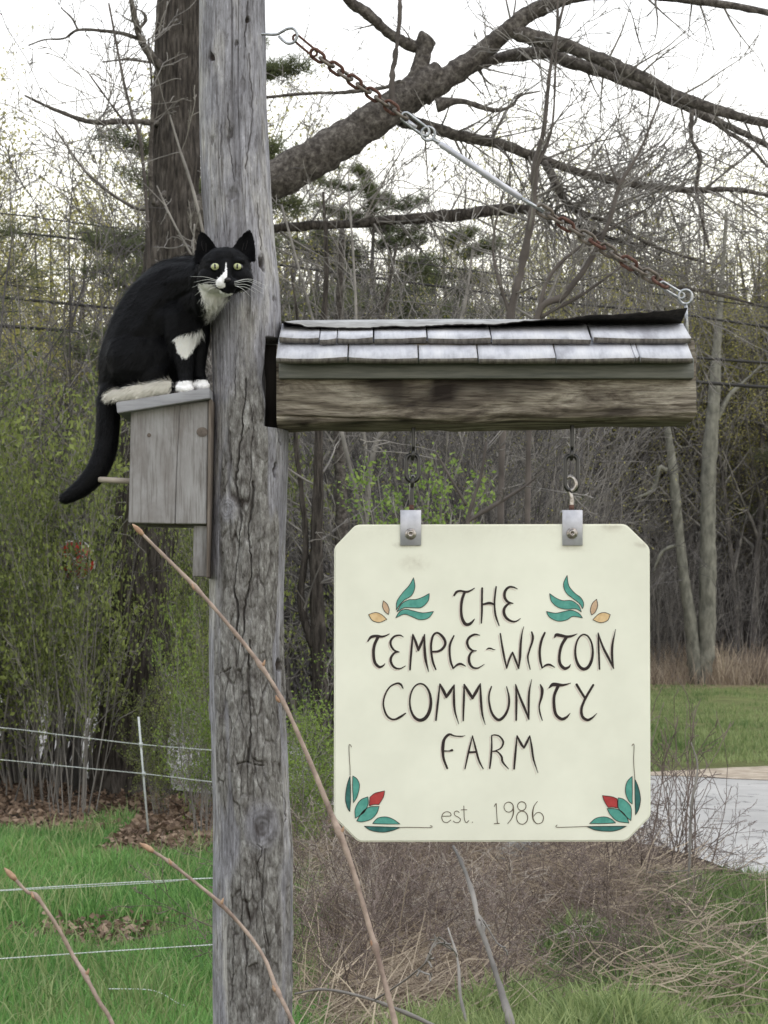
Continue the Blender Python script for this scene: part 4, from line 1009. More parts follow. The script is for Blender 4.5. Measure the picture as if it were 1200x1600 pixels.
    flow[tail] = np.stack([np.interp(y[tail], [630, 700, 740, 770], [-.05, -.3, -.7, -1.0]), np.zeros(tail.sum()), np.interp(y[tail], [630, 700, 740, 770], [-1, -.9, -.7, -.35])], 1)
    leg = (x > 270) & (y > 530) & (~head); flow[leg] = (0, 0, -1)
    bib = (y > 440) & (y < 520) & (x > 300) & (d < -.02) & (~head); flow[bib] = (.1, -.1, -1)
    flow += .22 * r.normal(size=flow.shape)
    flow -= Nn * np.sum(flow * Nn, 1)[:, None]; flow /= np.linalg.norm(flow, axis=1)[:, None] + 1e-9
    Lg = np.full(NS, .0125); Lg[head] = .0058; Lg[tail] = .010; Lg[leg] = .007; Lg[bib] = .017
    paw = (y > 592) & (x > 270); Lg[paw] = .0035
    belly = (y > 590) & (x < 272) & (y < 625); Lg[belly] = .015
    muzz = head & (d < -.166) & (y > 405); Lg[muzz] = .0030
    earz = head & (y < 398); Lg[earz] = .0042
    Lg *= r.uniform(.6, 1.25, NS)
    keep = np.ones(NS, bool)
    for ex_, ey_ in ((336.3, 416.8), (371.2, 416.6)): keep &= ~((np.hypot(x - ex_, y - ey_) < 9.0) & (d < -.12))
    keep &= ~((np.hypot(x - 355.5, y - 437.5) < 5) & (d < -.16))
    P, Nn, flow, Lg, x, y, d = (q[keep] for q in (P, Nn, flow, Lg, x, y, d)); m = len(P)
    fc, fw = colour(P)
    lift = np.where(fw > .5, .40, .30)[:, None] * r.uniform(.5, 1.5, (m, 1)) * np.where(r.random((m, 1)) < .12, 2.6, 1.0)
    dirv = flow + Nn * lift; dirv /= np.linalg.norm(dirv, axis=1)[:, None]
    sidev = np.cross(dirv, Nn); sidev /= np.linalg.norm(sidev, axis=1)[:, None] + 1e-9
    wd = r.uniform(.00022, .00042, m)[:, None]
    A = P - Nn * .0006
    mid = A + dirv * Lg[:, None] * .55; tipp = mid + (dirv - Nn * .28) * Lg[:, None] * .45
    VV = np.stack([A - sidev * wd, A + sidev * wd, mid + sidev * wd * .8, mid - sidev * wd * .8, tipp], 1).reshape(-1, 3)
    base = (np.arange(m) * 5)[:, None]
    Q = base + np.array([[0, 1, 2, 3]]); Tt = base + np.array([[3, 2, 4]])
    tone = np.where(fw > .5, r.uniform(.95, 1.12, m), r.uniform(.75, 1.35, m))[:, None]; fcv = np.repeat(fc * tone, 5, 0)
    part('fur', mesh_np('fur', VV, [Q, Tt], False, [M['fur']], {'fcol': np.clip(fcv, 0, .9)}), bo, None, 'stuff')
    # ---- eyes, nose, whiskers set on the surface
    bvh = BVHTree.FromPolygons([tuple(q) for q in V], [tuple(t) for t in tri])
    def surf(px, py):
        o = Vector((0, 0, H)); dr = (Vector(W(px, py, 2.0)) - o).normalized()
        h = bvh.ray_cast(o, dr); return np.array(h[0]) if h[0] else W(px, py, YCAT - .15)
    s = 1 / F * 2.84
    for ex_, ey_, tilt in ((336.3, 416.8, .10), (371.2, 416.6, -.10)):
        c = surf(ex_, ey_) + [0, .0002, 0]
        V2, Q2 = [], []
        def cap(rx, rz, dep, y0, nn=24, rings=6, pw=1.0):
            vs = []
            for i in range(rings + 1):
                t = i / rings * math.pi / 2
                for k in range(nn):
                    a0 = k / nn * 2 * math.pi
                    xx = rx * math.sin(t) * math.cos(a0); zz = rz * math.sin(t) * math.sin(a0)
                    if zz > 0: zz *= .92
                    vs.append((c[0] + xx * math.cos(tilt) - zz * math.sin(tilt), c[1] + y0 - dep * math.cos(t), c[2] + xx * math.sin(tilt) + zz * math.cos(tilt)))
            fs = [(i * nn + k, i * nn + (k + 1) % nn, (i + 1) * nn + (k + 1) % nn, (i + 1) * nn + k) for i in range(rings) for k in range(nn)]
            return vs, fs
        vs, fs = cap(8.2 * s, 7.6 * s, .0052, .0012)
        rim = part('eye_rim', MB().add(vs, [fs]).mesh('eye_rim', [M['pupil']], True), bo)
        vs, fs = cap(7.0 * s, 6.4 * s, .0066, .0010)
        part('iris', MB().add(vs, [fs]).mesh('iris', [M['iris']], True), rim)
        vs, fs = cap(1.6 * s, 4.0 * s, .0012, -.0050)
        part('pupil', MB().add(vs, [fs]).mesh('pupil', [M['pupil']], True), rim)
    c = surf(355.5, 437)
    vs = []
    for i in range(6):
        t = i / 5 * math.pi / 2
        for k in range(16):
            a0 = k / 16 * 2 * math.pi; zz = math.sin(a0); wq = 1.0 if zz > 0 else .62 + .38 * (1 + zz)
            vs.append((c[0] + 5.2 * s * math.sin(t) * math.cos(a0) * wq, c[1] + .001 - .0032 * math.cos(t), c[2] + 3.6 * s * math.sin(t) * zz))
    part('nose', MB().add(vs, [[(i * 16 + k, i * 16 + (k + 1) % 16, (i + 1) * 16 + (k + 1) % 16, (i + 1) * 16 + k) for i in range(5) for k in range(16)]]).mesh('nose', [M['nose']], True), bo)
    mb = MB()
    wh = [((343, 441), (325, 437), (303, 441)), ((343, 443), (324, 441), (300, 449)), ((343, 445), (324, 447), (304, 462)), ((342, 447), (326, 453), (308, 474)), ((344, 440), (322, 433), (298, 432)),
          ((366, 441), (385, 437), (404, 443)), ((366, 443), (388, 440), (412, 452)), ((366, 445), (386, 445), (410, 458)), ((367, 447), (384, 449), (400, 458)), ((366, 440), (390, 436), (415, 446)), ((367, 446), (380, 452), (392, 464))]
    for A_, B_, C_ in wh:
        a0 = surf(*A_); q = [a0, W(*B_, a0[1] - .022), W(*C_, a0[1] - .012)]
        mb.tube(crom(np.array(q), 8), np.linspace(.00038, .00012, 17), 4)
    part('whiskers', mb.mesh('whiskers', [M['whisker']], True), bo)
    mb = MB()
    for A_, B_, C_ in (((318, 392), (315, 381), (317, 370)), ((322, 394), (322, 384), (321, 374)), ((383, 391), (386, 380), (387, 370)), ((378, 393), (380, 384), (383, 374))):
        a0 = surf(*A_) + [0, -.002, 0]; mb.tube(crom(np.array([a0, W(*B_, a0[1] - .003), W(*C_, a0[1] + .002)]), 4), np.linspace(.0004, .0001, 9), 3)
    part('ear_hairs', mb.mesh('ear_hairs', [M['fur']], True, {'fcol': np.tile([.05, .045, .045], (mb.n, 1))}), bo)
cat()
# ------------------------------------------------------------------ ground, road, hill
def ghills(x, y):
    x, y = np.asarray(x, float), np.asarray(y, float)
    z = 0.05 * fbm(x * .35, y * .35, 0, 3, 300) * sm(4, 8, y)
    z = z + 0.03 * fbm(x * 1.6, y * 1.6, 0, 2, 310) * sm(60, 30, y)
    left = sm(4, -8, x - 0.05 * y)
    h = sm(50, 125, y) * (11 + 3 * fbm(x * .02, y * .02, 0, 3, 305))
    h = h * (0.80 + 0.35 * sm(-30, 30, x))
    return z * (1 - road_mask(x, y)) + h - 0.02 * road_mask(x, y)
road_near = [(10, 4.6), (3.5, 7.2), (2.3, 9), (1.85, 10.8), (.2, 12.6), (-2.6, 15.0), (-5, 19), (-8, 28), (-10.5, 40), (-12, 52)]
road_far = [(30, 14.2), (9, 14.9), (3.7, 15.35), (2.7, 15.8), (-.6, 18.2), (-2.4, 23.5), (-4.2, 31), (-5.6, 41), (-6.5, 52)]
road_poly = np.array([(34, -3), (16, 1.5)] + road_near + road_far[::-1] + [(40, 13)], float)
def in_poly(P, x, y):
    x, y = np.asarray(x), np.asarray(y); ins = np.zeros(x.shape, bool); m = len(P)
    for i in range(m):
        (xa, ya), (xb, yb) = P[i], P[(i + 1) % m]
        ins ^= ((ya > y) != (yb > y)) & (x < (xb - xa) * (y - ya) / (yb - ya + 1e-12) + xa)
    return ins
def poly_dist(P, x, y):
    d = np.full(np.shape(x), 1e9)
    for i in range(len(P)):
        (x0, y0), (x1, y1) = P[i], P[(i + 1) % len(P)]; vx, vy = x1 - x0, y1 - y0
        t = np.clip(((x - x0) * vx + (y - y0) * vy) / (vx * vx + vy * vy + 1e-12), 0, 1)
        d = np.minimum(d, np.hypot(x - x0 - t * vx, y - y0 - t * vy))
    return d
def road_mask(x, y):
    s = poly_dist(road_poly, x, y); return np.where(in_poly(road_poly, x, y), 1.0, sm(.6, .0, s))

def lc(r, g, b): return np.array(lin(r, g, b)[:3])
gy = np.concatenate([np.linspace(-12, 5, 14), np.linspace(5.2, 20, 110), np.linspace(20.4, 60, 80), np.linspace(62, 300, 60)])
gx = np.concatenate([np.linspace(-220, -20, 30), np.linspace(-19, -6, 30), np.linspace(-5.9, 6, 90), np.linspace(6.2, 20, 30), np.linspace(22, 220, 30)])
GX, GY = np.meshgrid(gx, gy); GZ = ghills(GX, GY)
def ground_colour(x, y):
    n = fbm(x * .8, y * .8, 0, 3, 320)[..., None]
    litter = lc(84, 75, 67); green = lc(70, 92, 44); dead = lc(96, 84, 74); verge = lc(116, 122, 80); forest = lc(82, 76, 71)
    c = np.broadcast_to(litter, x.shape + (3,)).copy()
    def put(mask, col):
        nonlocal c; m = np.clip(mask, 0, 1)[..., None]; c = c * (1 - m) + col * m
    put(sm(12.2, 11.6, y + .6 * n[..., 0]) * sm(-.3, -.8, x + .04 * y), green)
    put(sm(11.5, 10, y) * sm(-.8, -.4, x), dead)
    put(sm(.8, 1.3, x + .35 * n[..., 0]) * sm(8.4, 7.6, y), lc(92, 108, 58))
    put(sm(15.0, 16.4, y - .1 * np.abs(x)) * sm(-3, 1, x), verge)
    put(sm(16, 20, y) * sm(-2, -5, x) * sm(-20, -12, x), lc(120, 140, 84))
    put(sm(36, 42, y + n[..., 0] * 2), lc(140, 122, 104))
    put(sm(46, 54, y), forest)
    return c
gc = ground_colour(GX, GY)
ny_, nx_ = GX.shape
i = np.arange(ny_ - 1)[:, None]; j = np.arange(nx_ - 1)[None, :]
Q = np.stack([i * nx_ + j, i * nx_ + j + 1, (i + 1) * nx_ + j + 1, (i + 1) * nx_ + j], -1).reshape(-1, 4)
g = bpy.data.objects.new('ground', mesh_np('ground', np.stack([GX, GY, GZ], -1).reshape(-1, 3), [Q], True, [M['ground']], {'gcol': gc.reshape(-1, 3)})); COL.objects.link(g)
tag(g, 'rolling grassy ground rising to the wooded hill', None, None, 'structure')
def sheet(name, poly, mat, z, label, step=None):
    bm = bmesh.new(); f = bm.faces.new([bm.verts.new((x, y, z)) for x, y in poly]); bmesh.ops.triangulate(bm, faces=[f])
    bmesh.ops.recalc_face_normals(bm, faces=bm.faces)
    me = bpy.data.meshes.new(name); bm.to_mesh(me); bm.free(); me.materials.append(mat)
    o = bpy.data.objects.new(name, me); COL.objects.link(o); return tag(o, label, None, None, 'structure')
rp = []
rr = np.random.default_rng(9)
P_ = np.vstack([road_poly, road_poly[:1]])
for a_, b_ in zip(P_[:-1], P_[1:]):
    L_ = np.linalg.norm(b_ - a_); k_ = max(1, int(L_ / .25)) if min(a_[1], b_[1]) > 3 else 1
    for t in range(k_): rp.append(a_ + (b_ - a_) * t / k_ + (rr.normal(0, .035, 2) if k_ > 1 else 0))
sheet('road', rp, M['road'], .012, 'pale worn asphalt road curving away behind the sign')
sp = [(2.2, 15.85), (3.0, 15.7), (3.7, 15.3), (5, 15.1), (9, 14.8), (9, 17.2), (6, 17.3), (4.6, 17.0), (3.6, 16.6), (2.9, 16.25)]
sheet('road_shoulder', [(a + rr.normal(0, .03), b_) for a, b_ in np.vstack([crom(np.array(sp), 6, True)])], M['sand'], .018, 'sandy strip between road and grass')

# ------------------------------------------------------------------ blades, leaves and stems
def grd(x, y): return np.maximum(ghills(x, y), 0.0) if False else ghills(x, y)
def blades(n, sampler, hmin, hmax, wid, bend, mat, name, seed, tone=(0, 1), lie=0.0, seg=3):
    r = np.random.default_rng(seed); x, y = sampler(r, n); n = len(x)
    z = grd(x, y); h = r.uniform(hmin, hmax, n) * (1 + .55 * vnoise(x * 2.4, y * 2.4, 0, seed + 7)); a = r.uniform(0, 2 * math.pi, n)
    dirh = np.stack([np.cos(a), np.sin(a), np.zeros(n)], 1); side = np.stack([-np.sin(a), np.cos(a), np.zeros(n)], 1)
    fa = r.uniform(0, 2 * math.pi, n); side = np.stack([np.cos(fa), np.sin(fa) * .5, np.zeros(n)], 1)
    bd = r.uniform(.2, 1.0, n) * bend; le = np.clip(lie + r.normal(0, .25, n) * (lie > 0), 0, 1.35)
    P = [np.stack([x, y, z - .01], 1)]
    for k in range(1, seg + 1):
        t = k / seg
        ang = le + bd * t ** 1.5
        P.append(P[-1] + (dirh * np.sin(ang)[:, None] + np.array([0, 0, 1.0]) * np.cos(ang)[:, None]) * (h / seg)[:, None])
    w = wid * r.uniform(.6, 1.3, n); V = []
    for k, p in enumerate(P[:-1]):
        ww = (w * (1 - (k / seg) ** 2 * .5) / 2)[:, None]; V += [p - side * ww, p + side * ww]
    V.append(P[-1]); m = len(V); V = np.stack(V, 1).reshape(-1, 3); b0 = (np.arange(n) * m)[:, None]
    Qs = [b0 + np.array([[2 * k, 2 * k + 1, 2 * k + 3, 2 * k + 2]]) for k in range(seg - 1)]
    Tt = b0 + np.array([[m - 3, m - 2, m - 1]])
    tn = np.repeat(np.clip(r.uniform(*tone, n) + .35 * vnoise(x * .9, y * .9, 0, seed), 0, 1), m)
    return mesh_np(name, V, Qs + [Tt], False, [mat], {'tone': tn})
def quads(P, size, mat, name, seed, tone=(0, 1), flat=0.0, parent=None, tonefn=None, asp=.55):
    """small folded leaves at points P"""
    r = np.random.default_rng(seed); n = len(P)
    d = r.normal(size=(n, 3)); d[:, 2] *= (1 - flat); d /= np.linalg.norm(d, axis=1)[:, None]
    u = r.normal(size=(n, 3)); u -= d * np.sum(u * d, 1)[:, None]; u /= np.linalg.norm(u, axis=1)[:, None]
    nn = np.cross(d, u); s = size * r.uniform(.55, 1.3, n)[:, None]
    V = np.stack([P, P + d * s * .5 + u * s * asp * .5 + nn * s * .12, P + d * s, P + d * s * .5 - u * s * asp * .5 + nn * s * .12], 1).reshape(-1, 3)
    b0 = (np.arange(n) * 4)[:, None]
    tn = np.clip(r.uniform(*tone, n) + .4 * vnoise(P[:, 0] * 2.2, P[:, 1] * 2.2, P[:, 2] * 2.2, seed), 0, 1)
    return V, [b0 + np.array([[0, 1, 2]]), b0 + np.array([[0, 2, 3]])], np.repeat(tn, 4)
def leaves_mesh(P, size, mat, name, seed, tone=(0, 1), asp=.55):
    V, Fc, tn = quads(P, size, mat, name, seed, tone, asp=asp); return mesh_np(name, V, Fc, False, [mat], {'tone': tn})

class Branches:
    """polylines collected by point count, then meshed in one vectorised go"""
    def __init__(s): s.b = {}
    def add(s, P, R): s.b.setdefault(len(P), []).append((P, R))
    def mesh(s, name, mat, k=4):
        VV, FF, off = [], [], 0
        for n, lst in s.b.items():
            P = np.array([a for a, _ in lst]); R = np.array([b_ for _, b_ in lst]); m = len(P)
            Tn = np.gradient(P, axis=1); Tn /= np.linalg.norm(Tn, axis=2)[..., None] + 1e-9
            ref = np.where(np.abs(Tn[:, :1, 2:3]) < .8, np.array([0, 0, 1.0]), np.array([1.0, 0, 0]))
            N = np.cross(Tn, np.broadcast_to(ref, Tn.shape)); N /= np.linalg.norm(N, axis=2)[..., None] + 1e-9
            B = np.cross(Tn, N); th = np.arange(k) / k * 2 * math.pi
            V = P[:, :, None, :] + R[:, :, None, None] * (np.cos(th)[None, None, :, None] * N[:, :, None, :] + np.sin(th)[None, None, :, None] * B[:, :, None, :])
            a = np.arange(m)[:, None, None] * n * k; i_ = np.arange(n - 1)[None, :, None] * k; j_ = np.arange(k)[None, None, :]; j2 = (j_ + 1) % k
            Qd = np.stack([a + i_ + j_, a + i_ + j2, a + i_ + k + j2, a + i_ + k + j_], -1).reshape(-1, 4) + off
            VV.append(V.reshape(-1, 3)); FF.append(Qd); off += V.size // 3
        if not VV: return None
        return mesh_np(name, np.concatenate(VV), [np.concatenate(FF)], True, [mat])

def wander(r, p, d, L, n, wig, up=0.0):
    P = [p]; st = L / n
    for _ in range(n):
        d = d + r.normal(0, wig, 3) + np.array([0, 0, up]); d = d / np.linalg.norm(d); p = p + d * st; P.append(p)
    return np.array(P), d
def perp(r, d, ang):
    v = r.normal(size=3); v -= d * np.dot(v, d); v /= np.linalg.norm(v)
    return d * math.cos(ang) + v * math.sin(ang)
def grow(r, br, p, d, L, rad, lev, maxlev, spec, tips, first=None):
    n = spec['n'][min(lev, len(spec['n']) - 1)]
    P, de = wander(r, p, d, L, n, spec['wig'][min(lev, len(spec['wig']) - 1)], spec['up'][min(lev, len(spec['up']) - 1)])
    t = np.linspace(0, 1, n + 1); R = rad * (1 - t * spec['taper'])
    (first if (first is not None and lev == 0) else br).add(P, np.maximum(R, spec['rmin']))
    if lev >= maxlev: tips.append(P[-1]); tips.append(P[len(P) // 2]); return
    nc = spec['kids'][lev]; nc = max(1, int(nc * r.uniform(.75, 1.25)))
    for k in range(nc):
        tt = r.uniform(spec['from'][min(lev, len(spec['from']) - 1)], 1.0) if k else 0.98
        q = tt * n; i0 = min(int(q), n - 1); pp = P[i0] + (P[i0 + 1] - P[i0]) * (q - i0); dd = P[i0 + 1] - P[i0]; dd /= np.linalg.norm(dd)
        ang = r.uniform(*spec['ang']) if k else r.uniform(.1, .35)
        rr_ = rad * (1 - tt * spec['taper']) * r.uniform(.45, .7)
        grow(r, br, pp, perp(r, dd, ang), L * spec['lr'] * r.uniform(.6, 1.15) * (1 - .35 * tt), max(rr_, spec['rmin']), lev + 1, maxlev, spec, tips)
bare = dict(n=[10, 6, 5, 4, 3], wig=[.035, .10, .14, .18, .2], up=[.01, .05, .03, .0, 0], taper=.8, rmin=.0065, kids=[16, 7, 6, 3], lr=.42, ang=(.5, 1.15))
bare['from'] = [.28, .2, .15, .1]
brush = dict(n=[8, 5, 4, 3], wig=[.06, .12, .16, .2], up=[.02, .02, .0, 0], taper=.78, rmin=.0022, kids=[7, 4, 3], lr=.48, ang=(.35, .95))
brush['from'] = [.12, .1, .1]

def tree_meshes(seed, Ht, rad, spec, maxlev, barkm, twigm, leafm=None, lsize=.05, lper=2, lspread=.25, k0=8, tone=(0, 1)):
    r = np.random.default_rng(seed); tr, br, tips = Branches(), Branches(), []
    lean = np.array([r.normal(0, .04), r.normal(0, .04), 1.0])
    grow(r, br, np.array([0, 0, -.15]), lean / np.linalg.norm(lean), Ht, rad, 0, maxlev, spec, tips, tr)
    out = [('trunk', tr.mesh('trunk', barkm, k0)), ('branches', br.mesh('branches', twigm, 3))]
    if leafm:
        T = np.array(tips); T = np.repeat(T, lper, 0) + r.normal(0, lspread, (len(T) * lper, 3))
        out.append(('leaves', leaves_mesh(T, lsize, leafm, 'leaves', seed, tone)))
    return out
def shrub_meshes(seed, Ht, rad, stems, maxlev, barkm, leafm=None, lsize=.03, lper=3, lspread=.06, spread=.35, base=.25, spec=brush, tone=(0, 1)):
    r = np.random.default_rng(seed); br, tips = Branches(), []
    for s_ in range(stems):
        a = r.uniform(0, 6.28); d = np.array([math.cos(a) * r.uniform(0, spread), math.sin(a) * r.uniform(0, spread), 1.0]); b_ = r.uniform(0, base)
        grow(r, br, np.array([math.cos(a) * b_, math.sin(a) * b_, -.05]), d / np.linalg.norm(d), Ht * r.uniform(.6, 1.1), rad * r.uniform(.5, 1.1), 0, maxlev, spec, tips)
    out = [('stems', br.mesh('stems', barkm, 4))]
    if leafm:
        T = np.array(tips); T = np.repeat(T, lper, 0) + r.normal(0, lspread, (len(T) * lper, 3)); T = T[T[:, 2] > .05]
        out.append(('leaves', leaves_mesh(T, lsize, leafm, 'leaves', seed, tone)))
    return out
def plant(name, parts_, x, y, rz, sc, label, cat, group=None, tilt=(0, 0), z=None):
    zz = float(grd(np.array([x]), np.array([y]))[0]) if z is None else z
    t = thing(name, label, cat, (x, y, zz), group)
    t.rotation_euler = (tilt[0], tilt[1], rz); t.scale = sc if isinstance(sc, tuple) else (sc, sc, sc)
    for nm, me in parts_:
        if me is None: continue
        o = bpy.data.objects.new(nm, me); COL.objects.link(o); o.parent = t
        if nm in ('leaves', 'needles', 'stems', 'branches'): o['kind'] = 'stuff'
    return t
def pxg(px, Y): return (px - 600) * Y / F

# ---- the big tree behind the post
big = thing('large_tree', 'massive rugged tree behind the post with one heavy limb arching right', 'tree', (pxg(215, 14), 14, 0))
def big_trunk():
    ctr = np.array([(-200, 292, 62), (0, 283, 68), (150, 277, 70), (300, 272, 74), (400, 268, 82), (550, 250, 84), (700, 238, 88), (850, 226, 92), (1000, 216, 94), (1100, 208, 98), (1200, 204, 108), (1250, 203, 130), (1275, 203, 150)], float)
    rows = np.linspace(-200, 1275, 420); cx = np.interp(rows, ctr[:, 0], ctr[:, 1]); wd = np.interp(rows, ctr[:, 0], ctr[:, 2]); Yt = 14.0; s = Yt / F
    th = np.linspace(0, 2 * math.pi, 110, endpoint=False); TH, I = np.meshgrid(th, np.arange(len(rows)))
    R = wd[I] / 2 * s; Z = H + (HY - rows[I]) * s
    rid = np.abs(vnoise(np.cos(TH) * 7 + .6 * vnoise(Z * 2, TH, 0, 400), np.sin(TH) * 7, Z * 1.6, 401)) + .5 * np.abs(vnoise(np.cos(TH) * 15, np.sin(TH) * 15, Z * 5, 402))
    R = R + (rid - .3) * .045 + .02 * fbm(np.cos(TH) * 2, np.sin(TH) * 2, Z, 2, 403)
    X = (cx[I] - 600) * s + R * np.sin(TH); Yy = Yt - R * np.cos(TH); n, k = X.shape
    i = np.arange(n - 1)[:, None]; j = np.arange(k)[None, :]; j2 = (j + 1) % k
    return mesh_np('trunk', np.stack([X, Yy, Z], -1).reshape(-1, 3), [np.stack([i * k + j, (i + 1) * k + j, (i + 1) * k + j2, i * k + j2], -1).reshape(-1, 4)], True, [M['bark']])
bt = part('trunk', big_trunk(), big)
YL = 14.0
r_ = np.random.default_rng(77)
def limb(pts, k=14, rough=.06, mat='limb', name='limb', parent=None, twigs=0, tl=.5, sub=None):
    P, R = pxpath(pts, 10); V, Fc = tube(P, R, k, False, True)
    nv = len(P) * k; rep = np.repeat(R, k)
    ctr = np.repeat(P, k, 0); dv = V[:nv] - ctr
    V[:nv] = ctr + dv * (1 + rough * 2.2 * vnoise(V[:nv, 0] * 9, V[:nv, 1] * 9, V[:nv, 2] * 9, 410) + rough * 2.5 * vnoise(V[:nv, 0] * 30, V[:nv, 1] * 30, V[:nv, 2] * 30, 411))[:, None]
    o = part(name, mesh_np(name, V, Fc, True, [M[mat]]), parent or big)
    if twigs:
        br, tips = Branches(), []
        sp_ = dict(brush); sp_['kids'] = [4, 3, 2]; sp_['rmin'] = .0035
        for _ in range(twigs):
            i = r_.integers(len(P) // 8, len(P)); dd = P[min(i + 1, len(P) - 1)] - P[i - 1]; dd /= np.linalg.norm(dd) + 1e-9
            grow(r_, br, P[i], perp(r_, dd, r_.uniform(.6, 1.4)), tl * r_.uniform(.4, 1.3), min(R[i] * .45, .012), 0, 2, sp_, tips)
        me = br.mesh('twigs', M['twig'], 3); part('twigs', me, o, None, 'stuff')
    return o
Y2 = 13.9
main = limb([(268, 362, YL, 66), (330, 330, YL, 64), (430, 280, Y2, 60), (520, 230, Y2, 56), (595, 180, Y2, 52), (650, 142, Y2, 47), (690, 112, Y2, 38)], 24, .05)
limb([(642, 160, Y2, 36), (652, 120, Y2, 30), (660, 88, Y2, 25), (664, 64, Y2, 30), (668, 58, Y2, 27)], 14, .07, 'limb', 'broken_stub', main)
limb([(664, 74, Y2, 18), (640, 70, Y2, 19), (605, 50, 13.8, 16), (575, 22, 13.7, 18), (545, 0, 13.6, 15), (500, -60, 13.4, 12)], 12, .07, 'limb', 'limb', main, 5, .4)
limb([(660, 148, Y2, 38), (712, 110, Y2, 34), (760, 75, Y2, 29), (800, 42, 13.8, 27), (840, 15, 13.8, 24), (900, -5, 13.7, 18), (990, -10, 13.6, 16), (1080, 0, 13.5, 13), (1210, 22, 13.4, 10), (1330, 60, 13.3, 7)], 14, .06, 'limb', 'limb', main, 12, .6)
limb([(795, 48, 13.8, 24), (830, 57, 13.8, 24), (900, 77, 13.8, 20), (980, 110, 13.7, 19), (1060, 150, 13.6, 17), (1130, 175, 13.6, 15), (1210, 196, 13.5, 12), (1320, 215, 13.4, 8)], 12, .08, 'limb', 'limb', main, 16, .7)
limb([(670, 140, Y2, 32), (710, 118, 14, 28), (760, 95, 14.1, 20), (850, 82, 14.2, 20), (880, 93, 14.2, 19), (960, 120, 14.2, 16), (1050, 157, 14.2, 14), (1105, 183, 14.2, 13), (1155, 205, 14.2, 10), (1200, 228, 14.2, 8)], 12, .08, 'limb', 'limb', main, 16, .6)
limb([(1100, 180, 14.2, 8), (1135, 205, 14.2, 7), (1170, 228, 14.2, 6), (1200, 262, 14.2, 4)], 8, .08, 'limb', 'limb', main, 4, .3)
limb([(625, 185, 14.1, 28), (660, 195, 14.2, 20), (720, 212, 14.3, 17), (790, 228, 14.4, 16), (850, 250, 14.5, 15), (930, 276, 14.6, 12), (1020, 292, 14.7, 11), (1090, 297, 14.8, 10), (1150, 296, 14.8, 8), (1220, 310, 14.9, 6)], 12, .08, 'limb', 'limb', main, 60, 1.1)
limb([(290, 372, 14.1, 18), (420, 358, 14.3, 15), (540, 350, 14.4, 14), (620, 343, 14.4, 15), (700, 338, 14.4, 18), (780, 328, 14.4, 17), (830, 328, 14.4, 14), (880, 342, 14.4, 10), (950, 372, 14.4, 8), (1010, 385, 14.4, 5)], 10, .1, 'bark', 'limb', main, 50, 1.0)
limb([(1082, 172, 13.6, 7), (1080, 215, 13.6, 7), (1094, 245, 13.6, 6.5), (1088, 290, 13.6, 6), (1096, 340, 13.6, 5), (1108, 388, 13.6, 3)], 8, .1, 'limb', 'limb', main, 26, .9)
limb([(645, 150, 13.8, 8), (628, 128, 13.8, 7), (600, 137, 13.8, 7), (540, 144, 13.8, 6), (480, 146, 13.8, 5), (415, 152, 13.8, 5)], 8, .1, 'limb', 'limb', main, 5, .4)
limb([(614, 170, 13.6, 9), (612, 128, 13.6, 9), (619, 80, 13.6, 8), (624, 30, 13.6, 7), (626, -40, 13.6, 6)], 8, .16, 'twigred', 'vine', main)
limb([(682, 165, 13.8, 20), (720, 158, 13.8, 10), (770, 172, 13.8, 7), (800, 165, 13.8, 5), (812, 150, 13.8, 4), (845, 142, 13.8, 2)], 8, .1, 'limb', 'limb', main, 4, .3)
limb([(850, 255, 14.4, 12), (868, 285, 14.3, 13), (880, 310, 14.3, 12), (905, 330, 14.2, 9), (960, 352, 14.2, 7), (1030, 388, 14.2, 5), (1110, 412, 14.2, 4)], 8, .12, 'limb', 'limb', main, 50, 1.1)
limb([(905, 330, 14.2, 8), (960, 400, 14.1, 6), (1020, 440, 14.0, 6), (1100, 455, 14.0, 5), (1190, 478, 14.0, 3)], 8, .12, 'limb', 'limb', main, 40, 1.0)
for pts in ([(255, 194, 13.9, 11), (225, 191, 13.8, 10), (190, 190, 13.7, 9), (140, 190, 13.6, 8), (85, 171, 13.5, 6), (38, 149, 13.4, 3)],
            [(262, 112, 13.9, 17), (240, 92, 13.8, 15), (222, 66, 13.7, 13), (213, 38, 13.6, 10), (204, -5, 13.5, 8), (196, -60, 13.4, 6)],
            [(216, 60, 13.7, 8), (190, 52, 13.6, 6), (160, 48, 13.6, 5.5), (122, 47, 13.5, 5), (100, 60, 13.5, 3.5), (70, 62, 13.5, 2.5), (44, 71, 13.5, 2)],
            [(122, 47, 13.5, 3.5), (112, 28, 13.5, 3), (95, 12, 13.5, 2)], [(236, 98, 13.8, 5), (200, 93, 13.7, 4), (160, 97, 13.7, 2.5)],
            [(218, 45, 13.6, 6), (228, 30, 13.6, 6), (222, 18, 13.6, 3), (212, 14, 13.6, 2)], [(258, 300, 13.6, 10), (240, 318, 13.5, 9), (235, 250, 13.4, 7), (238, 160, 13.3, 5), (232, 60, 13.2, 3)]):
    limb(pts, 8, .1, 'limb', 'limb', big, 3, .25)

